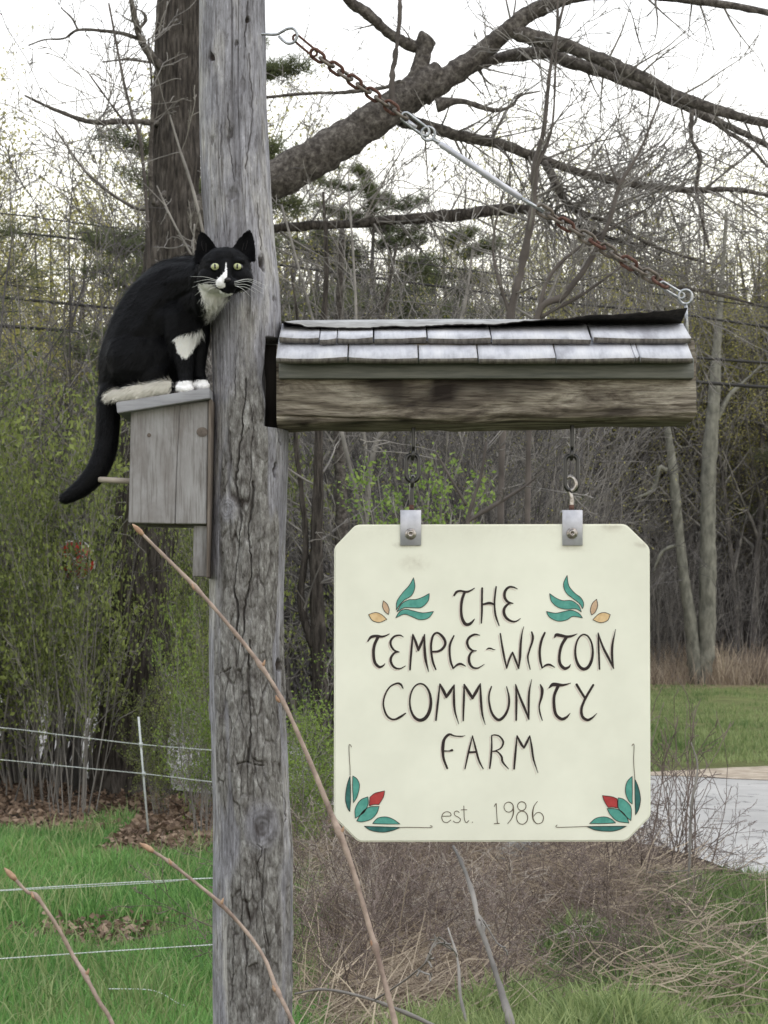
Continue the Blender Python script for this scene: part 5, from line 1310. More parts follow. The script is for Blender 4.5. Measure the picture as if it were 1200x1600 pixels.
# ---- individual saplings in front of the woods (measured stems)
def sapling(paths, label, mat='twigred', cat='sapling', twigs=10, tl=.7, name='bare_sapling', group=None):
    x0, y0, Y0, w0 = paths[0][0]; t = thing(name, label, cat, (pxg(x0, Y0), Y0, 0), group)
    for k, pts in enumerate(paths):
        limb(pts, 7, .08, mat, 'stem' if k == 0 else 'branch', t, twigs if k == 0 else twigs // 2, tl)
    return t
G = lambda Y: HY + H * F / Y      # photo row of level ground at depth Y
sapling([[(778, G(11), 11, 11), (782, 800, 11, 10), (795, 520, 11, 13), (815, 420, 11, 13), (832, 330, 11, 11), (836, 262, 11, 11), (850, 200, 11, 7.5), (858, 120, 11, 6), (868, 60, 11, 5), (888, -20, 11, 3)],
         [(838, 262, 11, 8), (862, 200, 11, 4), (868, 100, 11, 3.5), (872, -20, 11, 3)], [(800, 500, 11, 8), (780, 440, 11, 6), (770, 380, 11, 4), (786, 300, 11, 2.5)]],
        'tall straight reddish sapling rising over the arm into the white sky', 'twigred', twigs=16)
sapling([[(820, G(12), 12, 9), (826, 700, 12, 9), (838, 500, 12, 11), (880, 462, 12, 10), (920, 410, 12, 9), (950, 350, 12, 8), (968, 290, 12, 7), (1000, 235, 12, 4.5), (1032, 155, 12, 3)],
         [(968, 290, 12, 4), (955, 262, 12, 3), (945, 225, 12, 2.5)], [(838, 498, 12, 8), (860, 430, 12, 6), (915, 380, 12, 5), (1000, 330, 12, 3)], [(845, 495, 12, 7), (910, 460, 12, 5), (980, 410, 12, 3)]],
        'leaning grey sapling fanning out behind the chain and arm end', 'twigred', twigs=14)
sapling([[(180, G(15), 15, 7), (190, 900, 13, 6), (215, 640, 11.8, 6), (232, 420, 11.5, 6), (222, 240, 11.5, 5.5), (205, 175, 11.5, 5), (190, 110, 11.5, 4), (170, 5, 11.5, 3)],
         [(205, 205, 11.5, 4), (175, 165, 11.5, 3.5), (135, 110, 11.5, 2)], [(232, 330, 11.5, 5), (200, 320, 11.5, 4.5), (140, 275, 11.5, 4), (85, 200, 11.5, 2.5)]],
        'slender reddish sapling left of the large tree trunk', 'twigred', twigs=14)
sapling([[(385, G(10.5), 10.5, 6), (375, 800, 10.5, 6), (345, 520, 10.5, 5.5), (310, 330, 10.5, 5), (280, 230, 10.5, 4), (265, 180, 10.5, 3)], [(316, 440, 10.5, 4), (303, 400, 10.5, 3.5), (304, 350, 10.5, 2.5)], [(300, 400, 10.5, 3.5), (270, 345, 10.5, 3), (245, 290, 10.5, 2)]],
        'pale thin whip rising across the dark trunk above the cat', 'twig', twigs=6, tl=.5)
sapling([[(560, G(13), 13, 10), (570, 900, 13, 9), (585, 700, 13, 8), (640, 640, 13, 7), (700, 560, 13, 6), (725, 480, 13, 5), (740, 380, 13, 4)], [(575, 850, 13, 7), (540, 700, 13, 6), (505, 560, 13, 5), (470, 430, 13, 4), (440, 320, 13, 3)], [(580, 760, 13, 6), (560, 600, 13, 5), (555, 450, 13, 4), (545, 300, 13, 3)]],
        'many-stemmed grey sapling spreading behind the arm near the post', 'twig', twigs=20)
sapling([[(724, G(9.5), 9.5, 9), (728, 1000, 9.5, 8), (730, 830, 9.5, 7), (740, 780, 9.5, 6), (752, 740, 9.5, 5), (760, 690, 9.5, 4)], [(731, 815, 9.5, 6), (755, 800, 9.5, 7), (785, 782, 9.5, 6), (820, 760, 9.5, 4), (850, 735, 9.5, 3)], [(729, 790, 9.5, 5), (700, 740, 9.5, 4), (680, 705, 9.5, 3)]],
        'dark forked sapling seen between the two sign hangers', 'twigred', twigs=8, tl=.5)
sapling([[(505, G(13.5), 13.5, 30), (498, 1150, 13.5, 27), (500, 1040, 13.5, 26), (494, 900, 13.5, 22), (497, 760, 13.5, 17), (500, 600, 13.5, 12), (510, 420, 13.5, 8), (505, 300, 13.5, 4)], [(490, 1010, 13.5, 14), (470, 940, 13.5, 12), (478, 850, 13.5, 10), (470, 760, 13.5, 8), (462, 680, 13.5, 7), (470, 560, 13.5, 5), (455, 420, 13.5, 3)]],
        'dark young trunk standing between the post and the sign', 'bark', 'tree', 16, .8, 'young_tree')
sapling([[(545, G(15), 15, 28), (541, 1050, 15, 26), (536, 900, 15, 24), (532, 760, 15, 20), (528, 560, 15, 14), (535, 350, 15, 8)], [(532, 700, 15, 12), (560, 600, 15, 9), (600, 480, 15, 7), (620, 380, 15, 4)]],
        'grey young trunk just left of the sign edge', 'limb', 'tree', 16, .9, 'young_tree')
# the twin-stemmed tree on the far verge
twin = thing('twin_trunk_tree', 'pale grey tree with two trunks in a V at the far verge', 'tree', (pxg(1096, 41), 41, 0))
def tw(pts, nm='trunk', par=None, tw_=12, tl=2.2): return limb(pts, 12, .05, 'greybark', nm, par or twin, tw_, tl)
tw([(1096, 1072, 41, 26), (1104, 1010, 41, 27), (1106, 900, 41, 26), (1106, 800, 41, 24), (1108, 720, 41, 23), (1116, 620, 41, 20), (1120, 540, 41, 14), (1128, 440, 41, 8), (1135, 330, 41, 5)])
tw([(1090, 1072, 41, 26), (1080, 980, 41, 20), (1066, 880, 41, 16), (1058, 800, 41, 15), (1050, 720, 41, 14), (1042, 660, 41, 10), (1040, 560, 41, 7), (1030, 430, 41, 5)])
tw([(1118, 660, 41, 8), (1140, 618, 41, 7), (1165, 595, 41, 5), (1190, 570, 41, 3)], 'limb', None, 5)
tw([(1042, 735, 41, 8), (1030, 732, 41, 7), (1020, 765, 41, 6), (990, 780, 41, 3)], 'limb', None, 4, 1)
tw([(1062, 850, 41, 6), (1035, 862, 41, 5), (1020, 895, 41, 3)], 'limb', None, 4, 1)

# ---- pines behind
def pine_meshes(seed, Ht, rad, nb, blen):
    r = np.random.default_rng(seed); tr, br = Branches(), Branches(); pts = []
    P = np.array([[.1 * math.sin(k * .7 + seed), .1 * math.cos(k * .5), Ht * k / 14] for k in range(15)]); tr.add(P, np.linspace(rad, .03, 15))
    for b_ in range(nb):
        t = r.uniform(.28, 1.0); z = Ht * t; a = r.uniform(0, 6.28); L = blen * (1.05 - t * .75) * r.uniform(.6, 1.2)
        Pb, _ = wander(r, np.array([0, 0, z]), np.array([math.cos(a), math.sin(a), r.uniform(-.08, .22)]), L, 7, .07, .02); br.add(Pb, np.linspace(.045 * (1.2 - t), .01, 8))
        for k in range(3, 8):
            for q in range(7):
                d = Pb[k] - Pb[k - 1]; e = perp(r, d / np.linalg.norm(d), r.uniform(.5, 1.3)); e[2] *= .35
                l2 = L * .26 * r.uniform(.5, 1.2); s_ = Pb[k] - d * r.random(); Pt = np.array([s_, s_ + e * l2 * .5, s_ + e * l2]); br.add(Pt, np.array([.01, .008, .005]))
                m = 20; tt = r.uniform(.35, 1.05, m)[:, None]; pts.append(s_ + e * l2 * tt + r.normal(0, .06, (m, 3)))
    Pn = np.vstack(pts); Pn = np.repeat(Pn, 3, 0); n = len(Pn)
    d = r.normal(size=(n, 3)); d[:, 2] = np.abs(d[:, 2]) * .7; d /= np.linalg.norm(d, axis=1)[:, None]; u = np.cross(d, r.normal(size=(n, 3))); u /= np.linalg.norm(u, axis=1)[:, None]
    L = r.uniform(.09, .18, n)[:, None]; V = np.stack([Pn - u * .007, Pn + u * .007, Pn + d * L], 1).reshape(-1, 3)
    tn = np.repeat(np.clip(.5 + .5 * vnoise(Pn[:, 0], Pn[:, 1], Pn[:, 2], seed) + r.normal(0, .15, n), 0, 1), 3)
    return [('trunk', tr.mesh('trunk', M['treebark'], 8)), ('branches', br.mesh('branches', M['treebark'], 3)), ('needles', mesh_np('needles', V, [np.arange(n * 3).reshape(-1, 3)], False, [M['needle']], {'tone': tn}))]
pA = pine_meshes(3, 15, .22, 60, 5.0); pB = pine_meshes(4, 12, .18, 46, 4.2)
for me_, x, Y, rz, sc, lab in ((pA, 588, 34, .3, .74, 'dark white pine behind the broken limb, its trunk above the arm'), (pB, 500, 36, 1.3, .85, 'pine whose boughs show just right of the post above the arm'),
                               (pB, 700, 38, 2.2, .9, 'more distant pine behind the silver turnbuckle'), (pB, 330, 26, 2.9, .92, 'pine mostly hidden by the post and the large trunk'), (pA, -330, 24, 4.2, .95, 'pine reaching a bough in at the left edge of the view'),
                               (pB, 1330, 46, 5.1, 1.0, 'pine just past the right edge beyond the field')):
    plant('pine_tree', me_, pxg(x, Y), Y, rz, sc, lab, 'pine tree')

# ---- woods: bare and budding trees
tv = [tree_meshes(20 + k, 11.5, .13, bare, 3 if k < 6 else 3, M['treebark'], M['twig'], M['leafspring'] if k % 2 == 0 else None, .065, 4, .22) for k in range(6)]
fv = []
for k in range(4):
    sp_ = dict(bare); sp_['kids'] = [18, 7, 5]; sp_['rmin'] = .013; sp_['from'] = [.35, .2, .15]
    fv.append(tree_meshes(60 + k, 13, .16, sp_, 3, M['treebark'], M['twig'] if k < 2 else M['twigdark'], M['leafspring'] if k < 2 else None, .13, 2 + k % 2, .4))
r_ = np.random.default_rng(101)
def hidden(px, Y): return False
cnt = 0
def region(px):
    return ('left of the large trunk' if px < 240 else 'behind the post' if px < 450 else 'behind the arm and sign' if px < 800 else 'right of the tall sapling' if px < 1040 else 'near the right edge')
TR = [('budding', 'thin tree hazed with yellow-green buds '), ('leafless', 'thin leafless grey woodland tree ')]
for k in range(96):          # mid rank
    Y = r_.uniform(24, 46); px = r_.uniform(-140, 1330)
    if px > 880 and Y < 45: Y = r_.uniform(45, 52)
    X = pxg(px, Y)
    if road_mask(np.array([X]), np.array([Y]))[0] > .05: X -= 5; px = 600 + X * F / Y
    if road_mask(np.array([X]), np.array([Y]))[0] > .05: continue
    leafy = r_.random() < (.75 if px < 420 else .35 if px < 850 else .6)
    v = tv[int(r_.integers(3)) * 2] if leafy else tv[int(r_.integers(3)) * 2 + 1]
    sc = r_.uniform(.72, 1.0) * (Y / 33)
    if px > 450: sc *= .86
    plant('budding_tree' if leafy else 'bare_tree', v, X, Y, r_.uniform(0, 6.28), sc, TR[0 if leafy else 1][1] + region(px), 'tree', ('budding' if leafy else 'leafless') + ' trees in the near wood', (r_.normal(0, .03), r_.normal(0, .03)))
for k in range(90):         # far rank on the hillside
    Y = r_.uniform(48, 90); X = r_.uniform(-.28, .28) * Y; px = 600 + X * F / Y
    sc = r_.uniform(.85, 1.2) * (1.1 if px < 420 else .95)
    plant('hillside_tree', fv[int(r_.integers(2)) + (2 if px > 440 and r_.random() < .75 else 0)], X, Y, r_.uniform(0, 6.28), sc, 'small hazy tree on the distant hillside ' + region(px), 'tree', 'trees on the far hillside', (r_.normal(0, .03), r_.normal(0, .03)))
def far_wood():
    """the wood behind the individual trees, read as one mass: stems, twigs and buds"""
    r = np.random.default_rng(900); br = Branches(); n = 1500
    Y = r.uniform(52, 112, n); X = r.uniform(-.32, .32, n) * Y; Z = grd(X, Y); px = 600 + X * F / Y
    for x, y, z in zip(X, Y, Z):
        h = r.uniform(6, 16); l = r.normal(0, .05, 2) * h; br.add(np.array([[x, y, z - .2], [x + l[0] * .4 + r.normal(0, .1), y, z + h * .5], [x + l[0], y + l[1], z + h]]), np.array([.12, .08, .03]) * r.uniform(.5, 1.4))
    st = br.mesh('trunks', M['twigdark'], 4)
    m = 150000; Y = r.uniform(50, 110, m); X = r.uniform(-.32, .32, m) * Y; Z = grd(X, Y)
    top = 11.3 + 3.5 * vnoise(X * .16, Y * .1, 0, 901) - .04 * (Y - 50)
    P = np.stack([X, Y, Z + top * r.beta(1.15, 1.35, m)], 1); dd = r.normal(size=(m, 3)); dd[:, 2] = np.abs(dd[:, 2]) + .2; dd /= np.linalg.norm(dd, axis=1)[:, None]
    L = r.uniform(.5, 1.7, m)[:, None]; u = np.cross(dd, [0, 1, 0]); u /= np.linalg.norm(u, axis=1)[:, None]; w = r.uniform(.008, .022, m)[:, None]
    V = np.stack([P - u * w, P + u * w, P + dd * L], 1).reshape(-1, 3)
    tw_m = mesh_np('twigs', V, [np.arange(m * 3).reshape(-1, 3)], False, [M['twigdark']])
    q = 90000; Y = r.uniform(50, 105, q); X = r.uniform(-.32, .32, q) * Y; Z = grd(X, Y); hh = 13.5 + 3.5 * vnoise(X * .16, Y * .1, 0, 901) - .04 * (Y - 50)
    P = np.stack([X, Y, Z + hh * r.beta(2.6, 1.2, q)], 1); k = ((X < -.06 * Y) | (P[:, 2] - Z > 7.5)) & (vnoise(P[:, 0] * .35, P[:, 1] * .35, P[:, 2] * .35, 902) + r.normal(0, .25, q) > .0); P = P[k]
    lf = leaves_mesh(P, .20, M['leafspring'], 'buds', 903)
    t = thing('distant_wood', 'hazy mass of the distant wood closing the view', 'wood', (0, 75, 0)); t['kind'] = 'stuff'
    part('stems', st, t, None, 'stuff'); part('twigs', tw_m, t, None, 'stuff'); part('buds', lf, t, None, 'stuff')
far_wood()

# ---- undergrowth brush, bare
bv = [shrub_meshes(200 + k, 3.6, .016, 14, 3, M['twig'] if k % 2 else M['twigdark'], None, spread=.45, base=.5) for k in range(4)]
lv = [shrub_meshes(220 + k, 3.0, .015, 12, 3, M['twig'], M['leafspring'], .026, 1, .10, .45, .5) for k in range(2)]
for k in range(84):
    Y = r_.uniform(14.5, 25); px = r_.uniform(-60, 880)
    X = pxg(px, Y)
    if road_mask(np.array([X]), np.array([Y]))[0] > .05: X -= 3.0 if X > -3 else -3.5; 
    if road_mask(np.array([X]), np.array([Y]))[0] > .05: continue
    leafy = r_.random() < (.25 if px < 430 else .08)
    if 110 < px < 335 and Y < 18.5: Y = r_.uniform(18.5, 25); X = pxg(px, Y)
    if road_mask(np.array([X]), np.array([Y]))[0] > .05: continue
    v = lv[int(r_.integers(2))] if leafy else bv[int(r_.integers(4))]
    plant('leafing_brush' if leafy else 'bare_brush', v, X, Y, r_.uniform(0, 6.28), r_.uniform(.8, 1.5) * (1.25 if px < 420 else 1.0),
          ('tall twiggy brush just coming into leaf ' if leafy else 'tall leafless twiggy brush ') + region(px), 'brush', 'leafing brush in the undergrowth' if leafy else 'leafless brush in the undergrowth')
for k in range(60):     # brush at the foot of the far wood, right
    Y = r_.uniform(42, 52); px = r_.uniform(520, 1280)
    plant('far_brush', bv[int(r_.integers(4))], pxg(px, Y), Y, r_.uniform(0, 6.28), r_.uniform(.9, 1.8), 'low grey brush at the foot of the far wood ' + region(px), 'brush', 'brush along the foot of the far wood')

# ---- green hedge shrubs on the left, and by the sign
hv = [shrub_meshes(240 + k, 2.1, .013, 14, 3, M['twig'], M['leafhedge'], .044, 4, .075, .42, .35) for k in range(3)]
gv = [shrub_meshes(250 + k, 1.5, .011, 9, 3, M['twig'], M['leafgreen'], .036, 5, .06, .5, .2) for k in range(2)]
hl = [(112, 12.6, 1, (.55, .55, 1.3), 'slim leafy shrub in front of the red sign, half hiding it'), (-25, 13.4, 0, 1.25, 'dark leafy shrub cut by the left edge of the view'), (45, 14.2, 1, 1.3, 'dark leafy shrub below the red sign'), (70, 13.3, 2, (.8, .8, 1.3), 'dense leafy shrub left of the fence stake'), (140, 15.6, 0, 1.35, 'tall leafy shrub behind the hanging tail'),
      (312, 12.9, 1, (.45, .5, 1.15), 'leafy shrub under the birdhouse'), (345, 14.6, 2, (.8, .8, 1.2), 'leafy shrub touching the left of the post'), (10, 15.6, 2, 1.5, 'tall shrub at the back of the hedge, far left'), (305, 12.3, 0, (.42, .42, .62), 'low leafy shrub between birdhouse and post'), (258, 12.4, 0, (.32, .32, .4), 'low leafy shrub at the foot of the large tree')]
for px, Y, v, sc, lab in hl: plant('hedge_shrub', hv[v], pxg(px, Y), Y, r_.uniform(0, 6.28), sc, lab, 'shrub', 'leafy hedge shrubs')
gl = [(470, 9.6, 0, .50, 'fresh green bush hugging the right foot of the post'), (512, 10.4, 1, .62, 'fresh green bush under the lower left sign corner'), (490, 11.6, 1, .5, 'green bush in the gap between post and sign, behind the other two'), (318, 11.2, 0, (.4, .4, .85), 'bright green bush below the birdhouse mounting board')]
for px, Y, v, sc, lab in gl: plant('green_bush', gv[v], pxg(px, Y), Y, r_.uniform(0, 6.28), sc, lab, 'bush')
# the bright leafy shrub behind the sign: foliage sprays above the board
bs = thing('bright_shrub', 'bright yellow-green shrub showing above the sign by the left hanger', 'shrub', (pxg(660, 12.5), 12.5, 0))
br, tips = Branches(), []
for k in range(15):
    tx, ty = [(565, 770), (590, 745), (615, 790), (575, 755), (640, 775), (672, 745), (690, 770), (660, 790), (705, 800), (740, 800), (760, 790), (580, 800), (630, 800), (725, 770), (698, 742)][k]
    a = W(660 + (tx - 660) * .15, G(12.5), 12.5); b_ = W(tx, ty, 12.5 + r_.uniform(-.4, .4)); m_ = (a + b_) / 2 + r_.normal(0, .12, 3)
    P = crom(np.array([a, m_, b_]), 4); br.add(P, np.linspace(.014, .004, len(P)))
    for q in range(9):
        i0 = r_.integers(5, len(P)); e = perp(r_, unit(P[-1] - P[-2]), r_.uniform(.3, 1.1)); l2 = r_.uniform(.1, .32); s_ = P[i0]
        br.add(np.array([s_, s_ + e * l2 * .5, s_ + e * l2 + [0, 0, .02]]), np.array([.004, .003, .002])); tips += [s_ + e * l2 * t for t in (.45, .6, .75, .9, 1.0)]
part('stems', br.mesh('stems', M['twig'], 4), bs, None, 'stuff')
Tp = np.repeat(np.array(tips), 3, 0); Tp = Tp + r_.normal(0, .035, Tp.shape); part('leaves', leaves_mesh(Tp, .042, M['leafbright'], 'leaves', 5), bs, None, 'stuff')

# ---- grass, straw, litter
def inside(fn):
    def s(r, n):
        X, Y_ = fn(r, n); k = road_mask(X, Y_) < .02; return X[k], Y_[k]
    return s
def left_lawn(r, n):
    Y_ = 5.2 + 7.2 * r.random(n) ** 1.15; X = r.uniform(-.27, -.035, n) * Y_ ; nn = vnoise(X * 1.1, Y_ * 1.1, 0, 500)
    bare_ = np.hypot((X - pxg(155, 7.6)) / .42, (Y_ - 7.7) / .35) < 1 + .3 * nn
    k = ((Y_ + .7 * nn) < np.where(X > -1.9, 10.6, 12.0)) & (~bare_ | (r.random(n) < .12)); return X[k], Y_[k]
o = bpy.data.objects.new('long_grass', blades(5000, left_lawn, .12, .24, .007, 1.6, M['grasspale'], 'long_grass', 39, (.3, 1))); COL.objects.link(o); tag(o, 'longer pale blades arching out of the lawn', 'grass', None, 'stuff')
o = bpy.data.objects.new('lawn_grass', blades(60000, left_lawn, .05, .15, .0065, 1.2, M['grass'], 'lawn_grass', 31)); COL.objects.link(o); tag(o, 'lush green grass left of the post', 'grass', None, 'stuff')
def right_turf(r, n):
    Y_ = r.uniform(5.0, 9.5, n); X = r.uniform(.00, .29, n) * Y_; nn = vnoise(X * 1.3, Y_ * 1.3, 0, 501)
    px = 600 + X * F / Y_; py = HY + H * F / Y_
    lim = np.interp(px, [440, 600, 700, 800, 900, 1000, 1100, 1200], [1670, 1650, 1610, 1560, 1500, 1440, 1385, 1370]) + 45 * nn
    k = (py > lim) ; return X[k], Y_[k]
o = bpy.data.objects.new('coarse_grass', blades(90000, inside(right_turf), .08, .24, .010, 1.4, M['grasspale'], 'coarse_grass', 32)); COL.objects.link(o); tag(o, 'coarse pale green grass at the lower right', 'grass', None, 'stuff')
def post_turf(r, n):
    Y_ = r.uniform(5.0, 8.5, n); X = r.uniform(-.065, .02, n) * Y_; k = r.random(n) < .5; return X[k], Y_[k]
o = bpy.data.objects.new('post_grass', blades(3500, post_turf, .05, .16, .005, 1.2, M['grasspale'], 'post_grass', 36)); COL.objects.link(o); tag(o, 'thin green grass mixed in the straw right of the post', 'grass', None, 'stuff')
def dead_zone(r, n):
    Y_ = 5.2 + 6.0 * r.random(n) ** 1.1; X = r.uniform(-.075, .26, n) * Y_
    px = 600 + X * F / Y_; py = HY + H * F / Y_; lim = np.interp(px, [440, 600, 700, 800, 900, 1000, 1100], [1700, 1680, 1640, 1590, 1520, 1450, 1390]) + 40 * vnoise(X * 2, Y_ * 2, 0, 47)
    k = (X < 1.95 + .3 * r.normal(size=n)) & ((py < lim) | (r.random(n) < .22)); return X[k], Y_[k]
o = bpy.data.objects.new('dead_grass', blades(26000, inside(dead_zone), .08, .28, .0050, 1.6, M['straw'], 'dead_grass', 33, (0, 1), .95)); COL.objects.link(o); tag(o, 'tangled straw-coloured dead grass under the sign', 'dead grass', None, 'stuff')
o = bpy.data.objects.new('dry_stalks', blades(700, inside(dead_zone), .25, .6, .006, .5, M['straw'], 'dry_stalks', 34, (.4, 1), .7)); COL.objects.link(o); tag(o, 'pale broken dry stalks leaning among the brambles', 'dry stalks', None, 'stuff')
def straw_heap():
    r = np.random.default_rng(44); n = 24000; Y_ = 5.6 + 5.0 * r.random(n) ** 1.1; X = r.uniform(-.07, .25, n) * Y_; px = 600 + X * F / Y_; py = HY + H * F / Y_; k = (road_mask(X, Y_) < .02) & (X < 2.1) & ((py < np.interp(px, [440, 600, 700, 800, 900, 1000, 1100], [1700, 1680, 1640, 1590, 1520, 1450, 1390]) + 40 * vnoise(X * 2, Y_ * 2, 0, 47)) | (r.random(n) < .18)); X, Y_ = X[k], Y_[k]; n = len(X)
    mound = .05 + .20 * np.clip(.5 + vnoise(X * 1.5, Y_ * 1.5, 0, 45), 0, 1); Z = grd(X, Y_) + mound * r.random(n) ** .8
    a = r.uniform(0, 6.28, n); el = r.normal(.12, .28, n); L = r.uniform(.10, .38, n); w = r.uniform(.0014, .0034, n); P = np.stack([X, Y_, Z], 1)
    d_ = np.stack([np.cos(a) * np.cos(el), np.sin(a) * np.cos(el), np.sin(el)], 1); s_ = np.stack([-np.sin(a), np.cos(a), 0 * a], 1); s2 = s_ * .35 + np.array([0, 0, 1.0]) * .9
    bend = r.normal(0, .12, (n, 1)) * s_ + r.normal(-.05, .08, (n, 1)) * np.array([0, 0, 1.0]); V = []
    for t in (0, .33, .66, 1.0):
        c_ = P + d_ * L[:, None] * t + bend * L[:, None] * (4 * t * (1 - t)); ww = (w * (1.0 if t < .9 else .4))[:, None]; V += [c_ - s2 * ww, c_ + s2 * ww]
    V = np.stack(V, 1).reshape(-1, 3); b0 = (np.arange(n) * 8)[:, None]
    tn = np.repeat(np.clip(.35 + .5 * vnoise(X * 2, Y_ * 2, 0, 46) + r.normal(0, .28, n), 0, 1), 8)
    return mesh_np('straw_heap', V, [b0 + np.array([[2 * q, 2 * q + 1, 2 * q + 3, 2 * q + 2]]) for q in range(3)], False, [M['straw']], {'tone': tn})
o = bpy.data.objects.new('fallen_stems', straw_heap()); COL.objects.link(o); tag(o, 'mound of tangled dry brown stems lying under the sign', 'dead stems', None, 'stuff')
def verge(r, n):
    Y_ = 16.3 + 24 * r.random(n) ** 1.3; X = r.uniform(.05, .30, n) * Y_; k = ~((Y_ < 17.4 + .2 * r.normal(size=n)) & (X > 2.9)) & (vnoise(X * .7, Y_ * .25, 0, 510) + .5 * vnoise(X * 2.5, Y_ * 1.2, 0, 511) > -.35); return X[k], Y_[k]
o = bpy.data.objects.new('verge_grass', blades(34000, inside(verge), .04, .11, .014, .9, M['grasspale'], 'verge_grass', 35, (0, .9), 0, 2)); COL.objects.link(o); tag(o, 'short green grass across the road', 'grass', None, 'stuff')
def far_dead(r, n):
    Y_ = r.uniform(40.5, 47, n); X = r.uniform(-.02, .30, n) * Y_; return X, Y_
o = bpy.data.objects.new('far_dead_grass', blades(26000, far_dead, .35, 1.1, .02, .6, M['straw'], 'far_dead_grass', 37, (0, .9), .2, 2)); COL.objects.link(o); tag(o, 'tall tan dead grass along the edge of the far wood', 'dead grass', None, 'stuff')
def litter(name, n, fn, size, seed, label):
    r = np.random.default_rng(seed); X, Y_ = fn(r, n); P = np.stack([X, Y_, grd(X, Y_) + r.uniform(0, .05, len(X))], 1)
    V, Fc, tn = quads(P, size, None, name, seed, (0, 1), .75, asp=.7); o = bpy.data.objects.new(name, mesh_np(name, V, Fc, False, [M['litter']], {'tone': tn})); COL.objects.link(o); tag(o, label, 'dead leaves', None, 'stuff')
def hedge_floor(r, n):
    Y_ = r.uniform(10.2, 16, n); X = r.uniform(-.28, -.02, n) * Y_; k = Y_ > np.where(X > -1.9, 10.2, 11.6) ; return X[k], Y_[k]
litter('leaf_litter', 15000, inside(hedge_floor), .055, 41, 'brown leaf litter under the hedge shrubs')
litter('fallen_leaves', 5000, inside(dead_zone), .07, 42, 'brown fallen leaves scattered in the dead grass')
litter('lawn_debris', 420, lambda r, n: (pxg(155, 7.6) + r.normal(0, .22, n), 7.7 + r.normal(0, .22, n)), .042, 43, 'small heap of brown leaves on the lawn')
# low bramble tangle
zv = []
for k in range(4):
    sp_ = dict(brush); sp_['wig'] = [.10, .16, .2, .2]; sp_['up'] = [-.03, -.02, 0, 0]; sp_['rmin'] = .0014; sp_['kids'] = [7, 4, 3]; sp_['ang'] = (.4, 1.3)
    zv.append(shrub_meshes(300 + k, .75, .0058 if k % 2 else .0045, 9 if k % 2 else 12, 3, M['bramble'] if k != 2 else M['cane'], None, spread=1.1, base=.3, spec=sp_))
for k in range(42):
    Y = r_.uniform(6.2, 10.2); px = r_.uniform(760, 1090) if k > 16 else r_.uniform(470, 760)
    X = pxg(px, Y)
    if road_mask(np.array([X]), np.array([Y]))[0] > .02 or (Y < 9.5 and 755 < px < 875): continue
    plant('bramble', zv[k % 4], X, Y, r_.uniform(0, 6.28), r_.uniform(.6, 1.0), 'tangled leafless bramble, ' + ('between the post and the long shoot' if px < 560 else 'under the left half of the sign' if px < 760 else 'under the right half of the sign' if px < 1000 else 'beside the road'), 'bramble', 'leafless brambles under the sign')
for px, Y, sc, lab in ((1035, 8.6, 1.15, 'upright leafless bramble against the road, beside the sign corner'), (1090, 8.9, 1.0, 'thin leafless bramble standing alone in front of the road'), (990, 8.4, 1.1, 'leafless bramble poking up under the lower right sign corner')):
    sp_ = dict(brush); sp_['rmin'] = .0018; sp_['kids'] = [5, 3, 2]
    plant('upright_bramble', shrub_meshes(int(330 + px), .85, .006, 7, 2, M['bramble'], None, spread=.35, base=.15, spec=sp_), pxg(px, Y), Y, 1.0, sc, lab, 'bramble')

# ---- rock and clod
def rock(px, py, Y, w, h, label, mat, seed, name):
    c = np.array([pxg(px, Y), Y, 0.0]); bm = bmesh.new(); bmesh.ops.create_icosphere(bm, subdivisions=4, radius=1)
    for v in bm.verts:
        p = np.array(v.co); n = 1 + .25 * float(fbm(p[0] * 1.3, p[1] * 1.3, p[2] * 1.3, 3, seed)); v.co = (c[0] + p[0] * w * n, c[1] + p[1] * w * .8 * n, h * .25 + p[2] * h * n)
    for f in bm.faces: f.smooth = True
    me = bpy.data.meshes.new(name); bm.to_mesh(me); bm.free(); me.materials.append(mat); o = bpy.data.objects.new(name, me); COL.objects.link(o); tag(o, label, 'rock')
rock(818, 1340, 9.0, .17, .27, 'rounded grey rock among the brambles under the sign', M['rock'], 600, 'field_rock')
rock(1128, 1385, 8.9, .11, .07, 'dark lump of soil at the road edge', M['capdark'], 601, 'soil_clod')

# ---- fence
st_ = thing('fence_stake', 'thin pale electric fence stake at the edge of the lawn', 'fence stake', (pxg(232, 11.2), 11.2, 0))
part('rod', MB().tube([W(233, G(11.2) + 5, 11.2), W(224, 1210, 11.2), W(216.5, 1120, 11.2)], .0075, 8).mesh('rod', [M['stake']], True), st_)
for y_ in (1163, 1209):
    part('clip', MB().tube([W(220 + (y_ - 1163) * .1, y_ - 3, 11.19), W(220 + (y_ - 1163) * .1, y_ + 3, 11.19)], .013, 8).mesh('clip', [M['stake']], True), st_)
def wire(pts, w, mat, name, label, cat, group, tw_=True):
    P, R = pxpath(pts, 14); mb = MB()
    if tw_:
        L = np.concatenate([[0], np.cumsum(np.linalg.norm(np.diff(P, axis=0), axis=1))]); n = min(900, int(L[-1] / .006)); s = np.linspace(0, L[-1], n)
        Pi = np.stack([np.interp(s, L, P[:, k]) for k in range(3)], 1)
        for ph in (0, math.pi):
            mb.tube(Pi + np.stack([np.zeros(n), np.cos(s / .03 * 6.28 + ph) * w * .5, np.sin(s / .03 * 6.28 + ph) * w * .5], 1), w * .55, 4)
    else: mb.tube(P, w, 6)
    me = mb.mesh(name, [mat], True); o = bpy.data.objects.new(name, me); COL.objects.link(o); tag(o, label, cat, group)
fg = 'electric fence strands'
